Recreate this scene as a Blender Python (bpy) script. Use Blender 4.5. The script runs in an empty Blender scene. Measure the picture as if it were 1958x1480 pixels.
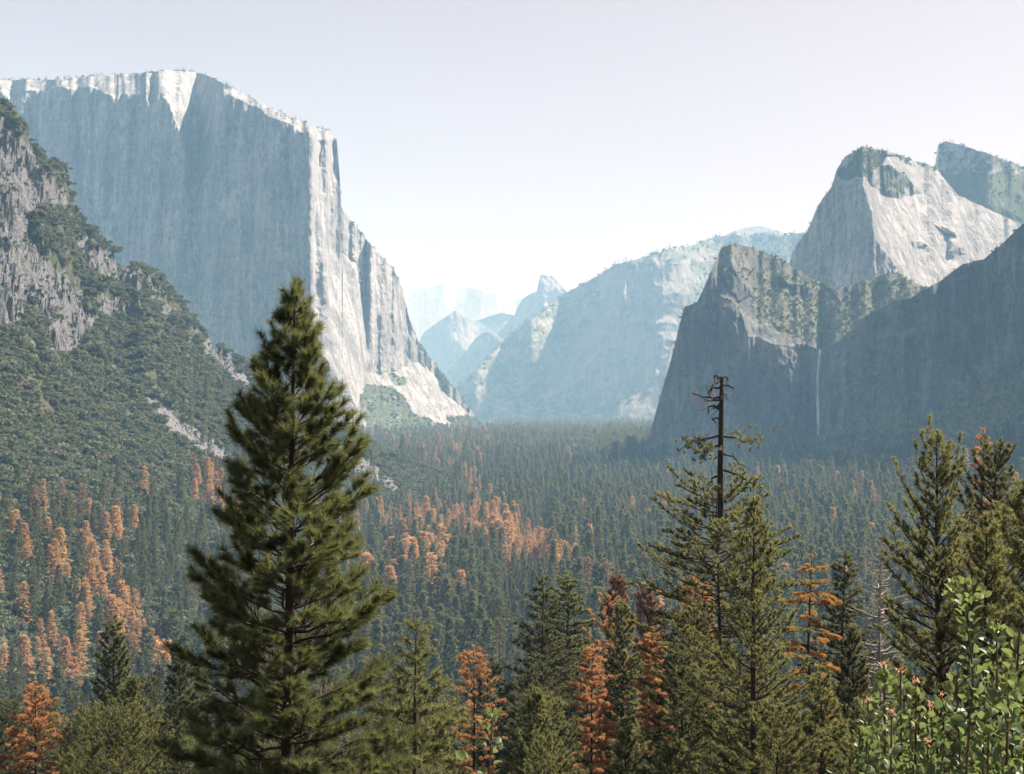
import bpy, math, random
import numpy as np
R = math.radians
random.seed(7)
RNG = np.random.default_rng(11)

# ------------------------------------------------------------------ camera, world, sun, exposure
F, CX, HY = 2600.0, 979.0, 777.0            # focal length and horizon in photo pixels (1958 x 1480)
SUN_EL, SUN_AZ = 50.0, 62.0                 # azimuth to the right of the view direction (+Y)
scn = bpy.context.scene
COL = scn.collection
cam_d = bpy.data.cameras.new("camera")
cam = bpy.data.objects.new("camera", cam_d)
COL.objects.link(cam)
cam.location = (0, 0, 0)
cam.rotation_euler = (R(90), 0, 0)
cam_d.sensor_width = 36.0
cam_d.lens = 36.0 * F / 1958.0
cam_d.shift_y = (HY - 740.0) / 1958.0
cam_d.clip_start = 0.1
cam_d.clip_end = 60000
scn.camera = cam

world = bpy.data.worlds.new("World")
scn.world = world
world.use_nodes = True
wn = world.node_tree
sky = wn.nodes.new("ShaderNodeTexSky")
sky.sky_type = 'NISHITA'
sky.sun_disc = False
sky.sun_elevation = R(SUN_EL)
sky.sun_rotation = R(SUN_AZ)
sky.altitude = 1400
sky.air_density = 1.0
sky.dust_density = 4.0
sky.ozone_density = 1.0
bg = wn.nodes["Background"]
bg.inputs["Strength"].default_value = 0.08
hs = wn.nodes.new("ShaderNodeHueSaturation")          # hazy, almost white summer sky
hs.inputs["Saturation"].default_value = 0.22
hs.inputs["Value"].default_value = 0.52
wn.links.new(sky.outputs[0], hs.inputs["Color"])
tint = wn.nodes.new("ShaderNodeMix"); tint.data_type = 'RGBA'; tint.blend_type = 'MULTIPLY'
tint.inputs[0].default_value = 1.0
tint.inputs[7].default_value = (1.1, .96, .995, 1)
wn.links.new(hs.outputs[0], tint.inputs[6])
wn.links.new(tint.outputs[2], bg.inputs["Color"])

sun_d = bpy.data.lights.new("sun", 'SUN')
sun_d.energy = 5.0
sun_d.angle = R(0.53)
sun_d.color = (1.0, 0.955, 0.89)
sun = bpy.data.objects.new("sun", sun_d)
COL.objects.link(sun)
sun.rotation_euler = (R(90 - SUN_EL), 0, R(180 - SUN_AZ))
sun.location = (3000, 1500, 4000)

vs = scn.view_settings
vs.view_transform = 'Standard'
vs.look = 'None'
vs.exposure = 1.68
vs.gamma = 1.0
vs.use_curve_mapping = False
cy = scn.cycles
cy.max_bounces = 5
cy.diffuse_bounces = 3
cy.glossy_bounces = 1
cy.transmission_bounces = 3
cy.volume_bounces = 1
cy.transparent_max_bounces = 6
cy.caustics_reflective = False
cy.caustics_refractive = False
cy.use_denoising = True

# ------------------------------------------------------------------ numpy helpers
def _hash(ix, iy, iz, seed):
    h = (ix * 374761393 + iy * 668265263 + iz * 2147483647 + seed * 974711) & 0xffffffff
    h = ((h ^ (h >> 13)) * 1274126177) & 0xffffffff
    h = ((h ^ (h >> 15)) * 2246822519) & 0xffffffff
    return ((h ^ (h >> 16)) & 0xffff) / 32767.5 - 1.0

def vnoise(x, y, z=None, seed=0):
    x = np.asarray(x, float); y = np.asarray(y, float)
    z = np.zeros_like(x) if z is None else np.asarray(z, float) + 0 * x
    ix, iy, iz = np.floor(x).astype(np.int64), np.floor(y).astype(np.int64), np.floor(z).astype(np.int64)
    fx, fy, fz = x - ix, y - iy, z - iz
    u, v, w = [f * f * f * (f * (f * 6 - 15) + 10) for f in (fx, fy, fz)]
    def c(a, b, d): return _hash(ix + a, iy + b, iz + d, seed)
    def l(a, b, t): return a + (b - a) * t
    lo = l(l(c(0, 0, 0), c(1, 0, 0), u), l(c(0, 1, 0), c(1, 1, 0), u), v)
    if not np.any(fz): return lo
    hi = l(l(c(0, 0, 1), c(1, 0, 1), u), l(c(0, 1, 1), c(1, 1, 1), u), v)
    return l(lo, hi, w)

def fbm(x, y, z=None, oct=4, seed=0, gain=.5, ridged=False):
    s, a, n, f = 0.0, 1.0, 0.0, 1.0
    for o in range(oct):
        q = vnoise(np.asarray(x) * f + 17.3 * o, np.asarray(y) * f - 9.1 * o, None if z is None else np.asarray(z) * f, seed + o)
        if ridged: q = 1 - 2 * np.abs(q)
        s = s + a * q; n += a; a *= gain; f *= 2.03
    return s / n

def sstep(x, a, b):
    t = np.clip((np.asarray(x, float) - a) / (b - a), 0, 1)
    return t * t * (3 - 2 * t)

def inpoly(px, py, poly):
    r = np.zeros(np.shape(px), bool)
    n = len(poly)
    for i in range(n):
        x0, y0 = poly[i]; x1, y1 = poly[(i + 1) % n]
        if y0 == y1: continue
        c = ((y0 > py) != (y1 > py)) & (px < (x1 - x0) * (py - y0) / (y1 - y0) + x0)
        r ^= c
    return r

def ip(x, pts):
    p = sorted(pts)
    return np.interp(x, [a[0] for a in p], [a[1] for a in p])

def blur(a, n=1):
    for _ in range(n):
        p = np.pad(a, 1, mode='edge')
        a = (p[:-2, 1:-1] + p[2:, 1:-1] + p[1:-1, :-2] + p[1:-1, 2:] + 2 * p[1:-1, 1:-1]) / 6
    return a

def mesh_np(name, v, quads=None, tris=None, mats=(), mat_idx=None, smooth=False, attrs=None):
    me = bpy.data.meshes.new(name)
    v = np.ascontiguousarray(v, np.float32)
    nq = 0 if quads is None else len(quads); nt = 0 if tris is None else len(tris)
    me.vertices.add(len(v)); me.vertices.foreach_set("co", v.ravel())
    loops = np.concatenate([np.asarray(quads, np.int32).ravel() if nq else np.zeros(0, np.int32),
                            np.asarray(tris, np.int32).ravel() if nt else np.zeros(0, np.int32)])
    me.loops.add(len(loops)); me.loops.foreach_set("vertex_index", loops.astype(np.int32))
    me.polygons.add(nq + nt)
    st = np.concatenate([np.arange(nq) * 4, nq * 4 + np.arange(nt) * 3]).astype(np.int32)
    me.polygons.foreach_set("loop_start", st)
    for m in mats: me.materials.append(m)
    if mat_idx is not None: me.polygons.foreach_set("material_index", np.asarray(mat_idx, np.int32))
    me.polygons.foreach_set("use_smooth", np.full(nq + nt, smooth, bool))
    for k, a in (attrs or {}).items():
        at = me.attributes.new(k, 'FLOAT', 'POINT')
        at.data.foreach_set("value", np.ascontiguousarray(a, np.float32).ravel())
    me.update(calc_edges=True)
    return me

def grid_quads(nr, nc):
    i = np.arange(nr * nc).reshape(nr, nc)
    return np.stack([i[:-1, :-1], i[:-1, 1:], i[1:, 1:], i[1:, :-1]], -1).reshape(-1, 4)

def obj(name, me, parent=None, loc=None, rz=None, sc=None):
    o = bpy.data.objects.new(name, me)
    COL.objects.link(o)
    if parent is not None: o.parent = parent
    if loc is not None: o.location = loc
    if rz is not None: o.rotation_euler = (0, 0, rz)
    if sc is not None: o.scale = (sc, sc, sc) if np.isscalar(sc) else sc
    return o

def tag(o, label=None, cat=None, group=None, kind=None):
    if label: o["label"] = label
    if cat: o["category"] = cat
    if group: o["group"] = group
    if kind: o["kind"] = kind
    return o

def empty(name, loc, rz=0.0, sc=1.0):
    o = bpy.data.objects.new(name, None)
    o.empty_display_size = 0.3
    COL.objects.link(o)
    o.location = loc; o.rotation_euler = (0, 0, rz)
    o.scale = (sc, sc, sc) if np.isscalar(sc) else sc
    return o

def P(px, py, d):                            # photo pixel + distance -> point in metres
    return np.array([(px - CX) / F * d, d, (HY - py) / F * d])

# ------------------------------------------------------------------ materials
class NT:
    def __init__(s, name):
        s.m = bpy.data.materials.new(name); s.m.use_nodes = True
        s.t = s.m.node_tree; s.t.nodes.clear()
        s.out = s.t.nodes.new("ShaderNodeOutputMaterial")
    def n(s, kind, **kw):
        x = s.t.nodes.new(kind)
        for k, v in kw.items():
            if k.startswith("i_"):
                x.inputs[k[2:].replace("_", " ")].default_value = v
            else: setattr(x, k, v)
        return x
    def l(s, a, b): s.t.links.new(a, b)
    def mix(s, fac, a, b, mode='MIX'):
        x = s.t.nodes.new("ShaderNodeMix"); x.data_type = 'RGBA'; x.blend_type = mode
        for sock, val in ((x.inputs[0], fac), (x.inputs[6], a), (x.inputs[7], b)):
            if hasattr(val, "links"): s.l(val, sock)
            elif isinstance(val, (int, float)): sock.default_value = val
            else: sock.default_value = (*val, 1)
        return x.outputs[2]
    def math(s, op, a, b=0.0, clamp=False):
        x = s.t.nodes.new("ShaderNodeMath"); x.operation = op; x.use_clamp = clamp
        for sock, val in ((x.inputs[0], a), (x.inputs[1], b)):
            if hasattr(val, "links"): s.l(val, sock)
            else: sock.default_value = val
        return x.outputs[0]
    def ramp(s, src, a, b):
        x = s.t.nodes.new("ShaderNodeMapRange"); x.inputs[1].default_value = a; x.inputs[2].default_value = b
        s.l(src, x.inputs[0]); return x.outputs[0]
    def noise(s, scale, vec=None, detail=4, rough=.55, mscale=(1, 1, 1), coord="Object"):
        tc = s.t.nodes.new("ShaderNodeTexCoord")
        mp = s.t.nodes.new("ShaderNodeMapping"); mp.inputs["Scale"].default_value = mscale
        s.l(tc.outputs[coord], mp.inputs[0])
        x = s.t.nodes.new("ShaderNodeTexNoise")
        x.inputs["Scale"].default_value = scale; x.inputs["Detail"].default_value = detail; x.inputs["Roughness"].default_value = rough
        s.l(mp.outputs[0], x.inputs["Vector"]); return x.outputs["Fac"]
    def attr(s, name):
        x = s.t.nodes.new("ShaderNodeAttribute"); x.attribute_name = name; return x.outputs["Fac"]
    def rand(s):
        return s.t.nodes.new("ShaderNodeObjectInfo").outputs["Random"]
    def bsdf(s, col, rough=.9, spec=.2, bump=None, bstr=.5, bdist=1.0):
        b = s.t.nodes.new("ShaderNodeBsdfPrincipled")
        if hasattr(col, "links"): s.l(col, b.inputs["Base Color"])
        else: b.inputs["Base Color"].default_value = (*col, 1)
        b.inputs["Roughness"].default_value = rough
        b.inputs["Specular IOR Level"].default_value = spec
        if bump is not None:
            bp = s.t.nodes.new("ShaderNodeBump"); bp.inputs["Strength"].default_value = bstr; bp.inputs["Distance"].default_value = bdist
            s.l(bump, bp.inputs["Height"]); s.l(bp.outputs[0], b.inputs["Normal"])
        return b.outputs[0]
    def done(s, sh):
        s.l(sh, s.out.inputs["Surface"]); return s.m

def leaf_mat(name, c1, c2, trans, tfac=.4, rough=.55, spec=.35, clump=1.2, tipcol=None):
    """Foliage: colour differs from plant to plant and from clump to clump; some light passes through."""
    t = NT(name)
    base = t.mix(t.rand(), c1, c2)
    nz = t.ramp(t.noise(clump, detail=2), .3, .7)
    base = t.mix(nz, base, t.mix(.55, base, (c1[0] * .55, c1[1] * .55, c1[2] * .5)))
    if tipcol is not None:
        base = t.mix(t.attr("tip"), base, tipcol)
    tr = t.n("ShaderNodeBsdfTranslucent")
    tcol = t.mix(nz, trans, tuple(x * .7 for x in trans))
    t.l(tcol, tr.inputs[0])
    ms = t.n("ShaderNodeMixShader"); ms.inputs[0].default_value = tfac
    t.l(t.bsdf(base, rough, spec), ms.inputs[1]); t.l(tr.outputs[0], ms.inputs[2])
    return t.done(ms.outputs[0])

def bark_mat(name, c1, c2, scale=6):
    t = NT(name)
    n = t.noise(scale, detail=4, mscale=(1, 1, .25))
    return t.done(t.bsdf(t.mix(t.ramp(n, .35, .65), c1, c2), .9, .1, n, .6, .02))

def rock_mat(name, c1, c2, streak, veg1, veg2, s=1.0, bscale=1.0):
    t = NT(name)
    big = t.ramp(t.noise(.006 * s, detail=5, rough=.6), .35, .65)
    st = t.ramp(t.noise(.03 * s, detail=6, rough=.65, mscale=(1, 1, .09)), .38, .68)
    fine = t.noise(.12 * s, detail=5, rough=.7, mscale=(1, 1, .5))
    col = t.mix(big, c1, c2)
    col = t.mix(t.math('MULTIPLY', st, .85), col, streak)
    col = t.mix(t.ramp(fine, .35, .75), col, t.mix(.55, col, streak))
    for sc_, ms_, am in ((.011, (1, 1, .2), .62), (.03, (1, 1, .35), .5), (.016, (.35, .35, 1.3), .4)):
        cr = t.math('ABSOLUTE', t.math('SUBTRACT', t.noise(sc_ * s, detail=7, rough=.62, mscale=ms_), .5))
        col = t.mix(t.math('MULTIPLY', t.math('SUBTRACT', 1.0, t.ramp(cr, .0, .03)), am), col, t.mix(.75, col, (.02, .021, .023)))
    vn = t.noise(.05 * s, detail=5, rough=.7)
    vg = t.mix(t.ramp(t.noise(.09 * s, detail=3), .35, .65), veg1, veg2)
    vf = t.ramp(t.math('ADD', t.attr("veg"), t.math('MULTIPLY', t.math('SUBTRACT', vn, .5), 1.6)), .42, .58)
    col = t.mix(vf, col, vg)
    hs = t.math('ADD', fine, t.math('MULTIPLY', st, .8))
    return t.done(t.bsdf(col, .95, .1, hs, .55, 9.0 * bscale))

M = {}
M["rock_main"] = rock_mat("granite", (.48, .47, .46), (.32, .317, .315), (.12, .122, .126), (.05, .065, .032), (.09, .1, .05))
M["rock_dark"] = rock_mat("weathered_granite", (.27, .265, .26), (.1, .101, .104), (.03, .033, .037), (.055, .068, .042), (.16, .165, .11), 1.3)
M["rock_far"] = rock_mat("far_granite", (.36, .34, .33), (.27, .26, .25), (.17, .165, .165), (.06, .075, .04), (.1, .11, .06), .5, 2)

# hillside: brush soil, pale rock where 'rock' is high, grey rubble where 'talus' is high
t = NT("hillside_ground")
n1 = t.noise(.05, detail=6, rough=.7); n2 = t.noise(.35, detail=5, rough=.7)
soil = t.mix(t.ramp(n1, .35, .65), (.045, .055, .03), (.085, .085, .052))
rk = t.mix(t.ramp(n2, .3, .7), (.2, .197, .195), (.055, .055, .058))
rf = t.ramp(t.math('ADD', t.math('MULTIPLY', t.attr("rock"), .75), t.math('MULTIPLY', t.math('SUBTRACT', n1, .5), 2.2)), .45, .6)
c = t.mix(rf, soil, rk)
tl = t.mix(t.ramp(t.noise(.6, detail=4, rough=.8), .35, .65), (.2, .196, .202), (.065, .064, .068))
tf = t.ramp(t.math('ADD', t.attr("talus"), t.math('MULTIPLY', t.math('SUBTRACT', n2, .5), .9)), .4, .6)
c = t.mix(tf, c, tl)
M["hill"] = t.done(t.bsdf(c, .95, .1, n2, .8, 3.0))

t = NT("forest_floor")
n1 = t.noise(.04, detail=6, rough=.7)
M["ground"] = t.done(t.bsdf(t.mix(t.ramp(n1, .35, .65), (.045, .042, .026), (.09, .078, .05)), .95, .1, t.noise(.5, detail=4), .6, .6))

M["needle"] = leaf_mat("pine_needle", (.012, .027, .013), (.02, .037, .016), (.46, .5, .16), .22, .45, .35, 1.4)
M["needle_mid"] = leaf_mat("near_needle", (.013, .026, .013), (.028, .041, .017), (.52, .52, .17), .27, .55, .3, .5)
M["needle_dark"] = leaf_mat("fir_needle", (.017, .032, .018), (.03, .044, .023), (.36, .36, .14), .24, .6, .25, .5)
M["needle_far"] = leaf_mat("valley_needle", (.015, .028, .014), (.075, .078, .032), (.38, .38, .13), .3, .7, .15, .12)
M["dead_far"] = leaf_mat("dead_needle", (.64, .41, .2), (.42, .22, .1), (.68, .44, .2), .3, .8, .1, .15)
M["dead_brown"] = leaf_mat("faded_needle", (.33, .2, .13), (.25, .16, .125), (.34, .2, .13), .2, .8, .1, .15)
M["dead_near"] = leaf_mat("rust_needle", (.5, .25, .11), (.42, .2, .095), (.66, .38, .16), .36, .7, .15, .6)
M["gold_near"] = leaf_mat("golden_needle", (.42, .22, .06), (.4, .2, .06), (.6, .34, .1), .38, .7, .15, .6)
M["brush"] = leaf_mat("chaparral_leaf", (.07, .1, .05), (.155, .16, .09), (.2, .22, .11), .25, .7, .15, .25)
M["brush_tan"] = leaf_mat("dry_brush_leaf", (.16, .13, .09), (.13, .1, .08), (.15, .12, .08), .2, .8, .1, .25)
M["bark"] = bark_mat("pine_bark", (.026, .02, .016), (.06, .042, .031))
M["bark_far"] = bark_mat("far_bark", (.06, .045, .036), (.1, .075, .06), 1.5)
M["bark_grey"] = bark_mat("bare_grey_wood", (.32, .28, .26), (.2, .17, .15), 3)
M["stem"] = bark_mat("red_stem", (.05, .03, .022), (.16, .11, .08), 60)
M["leaf"] = leaf_mat("manzanita_leaf", (.045, .08, .038), (.085, .125, .055), (.32, .42, .13), .24, .5, .4, 30, (.33, .36, .12))
M["bud"] = leaf_mat("bud_petal", (.6, .34, .2), (.62, .42, .26), (.7, .4, .24), .4, .6, .3, 30)

# ------------------------------------------------------------------ ground heights
def floor_z(px, d):
    """Valley floor and the slope falling away below the overlook (metres relative to the camera)."""
    d = np.asarray(d, float)
    far = np.interp(d, [0, 510, 1500, 2500, 3300, 4000, 9500, 25000], [-190, -190, -188, -170, -142, -122, -125, -150])
    near = -1.62 - .375 * np.maximum(d - .5, 0)
    z = np.maximum(near, far)
    z = z + 12 * np.exp(-((d - 510) / 60.0) ** 2) * .6
    a = np.interp(px, [1150, 1400, 1600, 1800, 1958, 2500], [0, 8, 22, 62, 115, 220]) * sstep(d, 1500, 2600) * (1 - sstep(d, 3600, 5000))
    return z + a

CREST = [(-700, -330), (-400, -110), (-200, 60), (-90, 140), (0, 213), (24, 222), (41, 250), (61, 278), (81, 290), (109, 323), (122, 343), (140, 402),
         (162, 440), (190, 457), (211, 485), (251, 511), (262, 500), (284, 513), (308, 546), (345, 582), (373, 627), (405, 655), (466, 696),
         (540, 745), (610, 795), (665, 824), (689, 836), (734, 861), (795, 885), (851, 905), (884, 917), (960, 952), (1060, 1010)]
CREST_D = [(-700, 1250), (-200, 1450), (0, 1550), (300, 1700), (470, 1850), (700, 2050), (884, 2250), (1060, 2400)]
BASE_D = [(-700, 480), (-200, 560), (0, 640), (300, 830), (470, 1020), (700, 1520), (884, 1920), (1060, 2300)]

def hill_z(px, d, noise=True):
    px = np.asarray(px, float); d = np.asarray(d, float)
    dc = ip(px, CREST_D); db = ip(px, BASE_D)
    zc = (HY - ip(px, CREST)) / F * dc
    zb = floor_z(px, db) - 4
    tt = (d - db) / (dc - db)
    tc = np.clip(tt, -.4, 1)
    g = np.where(tc > 0, .62 * tc + .38 * tc * np.abs(tc), .5 * tc)
    z = zb + (zc - zb) * g
    z = np.where(tt > 1, zc - (d - dc) * .75, z)
    if noise:
        x = (px - CX) / F * d
        h = np.clip((zc - zb) / 500, 0.05, 1.2)
        up = sstep(tt, .3, .95)
        gul = fbm(x / 95 + .35 * d / 95, d / 260, None, 4, 31, .55, True)
        z = z + h * (gul - .2) * (10 + 16 * up) * np.clip(1 - np.abs(tt - 1) * 0, 0, 1) * sstep(np.abs(tt - 1), 0, .25)
        crag = fbm(x / 42, d / 42, z / 60, 4, 77, .55, True)
        z = z + h * up * crag * np.interp(px, [-200, 150, 420, 700], [26, 26, 14, 2])
        z = z + h * 2.2 * fbm(x / 9, d / 9, None, 3, 5)
    return z

def terrain_z(px, d, noise=True):
    px = np.asarray(px, float); d = np.asarray(d, float)
    f = floor_z(px, d)
    h = np.where(px < 1060, hill_z(px, d, noise), -1e4)
    return np.maximum(f, h)

def ground_at(px, py, d0=520, d1=6000):
    """Distance at which the line through a photo pixel meets the ground."""
    ds = np.linspace(d0, d1, 3000)
    z = terrain_z(np.full_like(ds, px), ds, False)
    hit = np.where(z >= (HY - py) / F * ds)[0]
    return ds[hit[0]] if len(hit) else None

# ------------------------------------------------------------------ ground and hillside sheets
def build_ground():
    u = np.linspace(-1.5, 1.5, 420)
    d = np.concatenate([np.linspace(-12, 40, 40), np.geomspace(42, 22000, 440)])
    U, D = np.meshgrid(u, d)
    X = np.where(D < 0, U * 40, U * (D + 40))
    dd = np.maximum(D, .5)
    px = CX + X / np.maximum(dd, 30) * F
    Z = floor_z(np.clip(px, -700, 2500), dd) + .5 * fbm(X / 14, D / 14, None, 3, 3) * sstep(D, 8, 60)
    me = mesh_np("ground", np.stack([X, D, Z], -1).reshape(-1, 3), quads=grid_quads(len(d), len(u)), mats=[M["ground"]], smooth=True)
    o = obj("ground", me)
    tag(o, "forested valley floor and slope falling away below the overlook", "ground", kind="structure")

TALUS = [[(270, 755), (300, 765), (350, 805), (400, 835), (440, 870), (440, 895), (390, 865), (330, 825), (280, 785)],
         [(640, 840), (690, 870), (740, 905), (775, 940), (750, 945), (700, 915), (640, 880)],
         [(405, 665), (440, 695), (475, 725), (475, 745), (440, 720), (400, 685)],
         [(208, 675), (250, 715), (240, 722), (205, 690)]]
ROCKY = [[(-50, 170), (30, 240), (90, 330), (130, 400), (60, 420), (100, 500), (20, 470), (-50, 560)],
         [(-50, 200), (20, 300), (60, 420), (90, 470), (40, 600), (-50, 700)],
         [(40, 440), (100, 480), (150, 540), (180, 620), (120, 660), (60, 600)],
         [(150, 440), (250, 510), (260, 570), (200, 540), (150, 500)],
         [(180, 555), (215, 560), (220, 610), (180, 600)],
         [(260, 500), (310, 545), (300, 570), (262, 540)],
         [(360, 610), (385, 640), (380, 690), (362, 670)],
         [(60, 650), (80, 655), (85, 700), (65, 700)], [(300, 548), (345, 590), (335, 625), (300, 590)], [(390, 650), (455, 700), (440, 720), (385, 690)],
         [(225, 560), (270, 575), (260, 615), (230, 600)], [(110, 620), (165, 640), (150, 690), (105, 670)]]

def pixmask(polys, px, py, warp=12, ws=30, seed=3):
    wx = px + warp * fbm(px / ws, py / ws, None, 3, seed)
    wy = py + warp * fbm(px / ws, py / ws, None, 3, seed + 40)
    m = np.zeros(np.shape(px), bool)
    for p in polys: m |= inpoly(wx, wy, p)
    return m

def crag_rise(x, d):
    n = fbm(x / 34, d / 52, None, 4, 401, .55)
    q = np.floor(n * 5) / 5 + .2 * sstep((n * 5) % 1, .0, .25)
    return -14 + 26 * q + 16 * fbm(x / 13, d / 17, None, 3, 402, .6, True)

def build_hill():
    pxs = np.linspace(-700, 1055, 880)
    tt = np.concatenate([np.linspace(-.35, 1.0, 470), 1.0 + np.geomspace(.004, 1.2, 40)])
    PX, T = np.meshgrid(pxs, tt)
    D = ip(PX, BASE_D) + (ip(PX, CREST_D) - ip(PX, BASE_D)) * T
    Z = hill_z(PX, D)
    PY = HY - Z / D * F
    rock = pixmask(ROCKY, PX, PY, 22, 34).astype(float)
    tal = pixmask(TALUS, PX, PY, 9, 22, 9).astype(float)
    X = (PX - CX) / F * D
    up = sstep(T, .45, .9)
    crag = fbm(X / 42, D / 42, Z / 60, 4, 77, .55, True)
    rock = np.clip(blur(rock, 2) + .5 * up * sstep(crag, .35, .7) * (PX < 420), 0, 1)
    Z = Z + np.clip(rock, 0, 1) * crag_rise(X, D) * np.interp(PX, [-300, 300, 500], [1, .8, .3])
    me = mesh_np("hillside", np.stack([X, D, Z], -1).reshape(-1, 3), quads=grid_quads(len(tt), len(pxs)), mats=[M["hill"]], smooth=False,
                 attrs={"rock": rock, "talus": blur(tal, 1)})
    o = obj("hillside", me)
    tag(o, "steep brushy hillside with rocky crags and rubble streaks rising on the left", "hillside", kind="structure")

# ------------------------------------------------------------------ mountains
VEGPTS = []      # points where small trees grow on the mountains: (x, y, z, size)

def mountain(name, label, contour, base, d0, slope, regions=(), veg=(), vegbase=0.0, mat="rock_main", step=1.2, rows=420,
             amp=(14, 4, 1.2), scale=110, warp=10, back=900, rim=0, vegn=0, seed=1, tsize=(8, 16), far=False, sn=9):
    q = 1.0 if far else 1.35
    amp = [v * q for v in amp]; scale *= q; back *= q; d0 = [(x, y * q) for x, y in d0]
    c = sorted(contour)
    pxs = np.arange(c[0][0], c[-1][0] + .01, step)
    top = ip(pxs, c) + 1.6 * fbm(pxs / 9, pxs * 0 + seed, None, 4, seed + 50)
    bs = np.maximum(ip(pxs, base), top + 4)
    v = np.linspace(0, 1, rows)
    PX = np.tile(pxs, (rows, 1)); PY = bs + (top - bs) * v[:, None]
    wx = PX + warp * fbm(PX / 28, PY / 28, None, 4, seed); wy = PY + warp * fbm(PX / 28, PY / 28, None, 4, seed + 20)
    S = np.full(PX.shape, float(slope))
    for sl, poly in regions: S[inpoly(wx, wy, poly)] = sl
    S = np.minimum(blur(S, 2) + sn * fbm(PX / (26 if far else 22), PY / (20 if far else 45), None, 5, seed + 7, .6), 88.2)
    VG = np.full(PX.shape, float(vegbase))
    for w, poly in veg: VG[inpoly(wx, wy, poly)] = w
    VG = np.clip(blur(VG, 1) + .25 * fbm(PX / 14, PY / 14, None, 3, seed + 3), 0, 1)
    K = (HY - PY) / F
    d = np.array(ip(pxs, d0), float)
    D = np.empty_like(PX); D[0] = d
    for r in range(1, rows):
        dk = K[r] - K[r - 1]
        d = d + np.clip(dk * d / np.maximum(np.tan(np.radians(S[r])) - K[r], .06), 0, 400)
        D[r] = d
    kern = 16 if far else 3
    Dp = np.pad(D, ((0, 0), (kern, kern)), mode='edge'); D = sum(Dp[:, i:i + D.shape[1]] for i in range(2 * kern + 1)) / (2 * kern + 1)
    X = (PX - CX) / F * D; Z = K * D
    vst = .33 if far else 1.0
    n = amp[0] * fbm(X / scale, Z / (scale * 3.2 * vst), None, 3, seed + 11, .5, True) \
        + amp[1] * fbm(X / (scale * .27), Z / (scale * 1.1 * vst), None, 3, seed + 13, .55, True) \
        + amp[2] * fbm(X / (scale * .06), Z / (scale * .12), None, 3, seed + 15, .6)
    edge = np.clip(np.minimum(np.arange(len(pxs)), np.arange(len(pxs))[::-1]) / 6.0, 0, 1)
    D = D - n * edge * (.35 + .65 * sstep(S, 45, 75))
    X = (PX - CX) / F * D; Z = K * D
    V = [np.stack([X, D, Z], -1)]
    # skirt below the base and the back of the mountain
    sk = np.stack([X[0], D[0] - 5, Z[0] - 90], -1)[None]
    bk = []
    for dd, drop in ((25, 4), (90, 18), (back * .3, 60), (back * .7, 180), (back, None)):
        dq = D[-1] + dd
        zq = K[-1] * dq - drop - 0.12 * dd if drop is not None else np.minimum(K[-1] * dq - 300, -200)
        bk.append(np.stack([(pxs - CX) / F * dq, dq, zq], -1)[None])
    G = np.concatenate([sk, V[0]] + bk, 0)
    nr = G.shape[0]
    vg = np.concatenate([VG[:1], VG] + [VG[-1:]] * len(bk), 0)
    me = mesh_np(name, G.reshape(-1, 3), quads=grid_quads(nr, len(pxs)), mats=[M[mat]], smooth=True, attrs={"veg": vg})
    o = obj(name, me)
    tag(o, label, "mountain", kind="structure")
    if vegn:
        w = np.where(VG > .45, 1.0, 0).ravel(); w *= (np.clip(88 - S, 0, 60)).ravel() * D.ravel() ** 2
        if w.sum() > 0:
            for i in RNG.choice(len(w), vegn, p=w / w.sum()):
                VEGPTS.append((X.ravel()[i], D.ravel()[i], Z.ravel()[i] - .5, RNG.uniform(*tsize)))
    for i in RNG.integers(0, len(pxs), rim):
        VEGPTS.append((X[-1, i], D[-1, i] + RNG.uniform(0, 8), Z[-1, i] - 2, RNG.uniform(tsize[0] * .7, tsize[1])))
    return PX, PY, D

def mountain_far(name, sn, *args, **kw):
    return mountain(name, *args, far=True, sn=sn, **kw)

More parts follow.
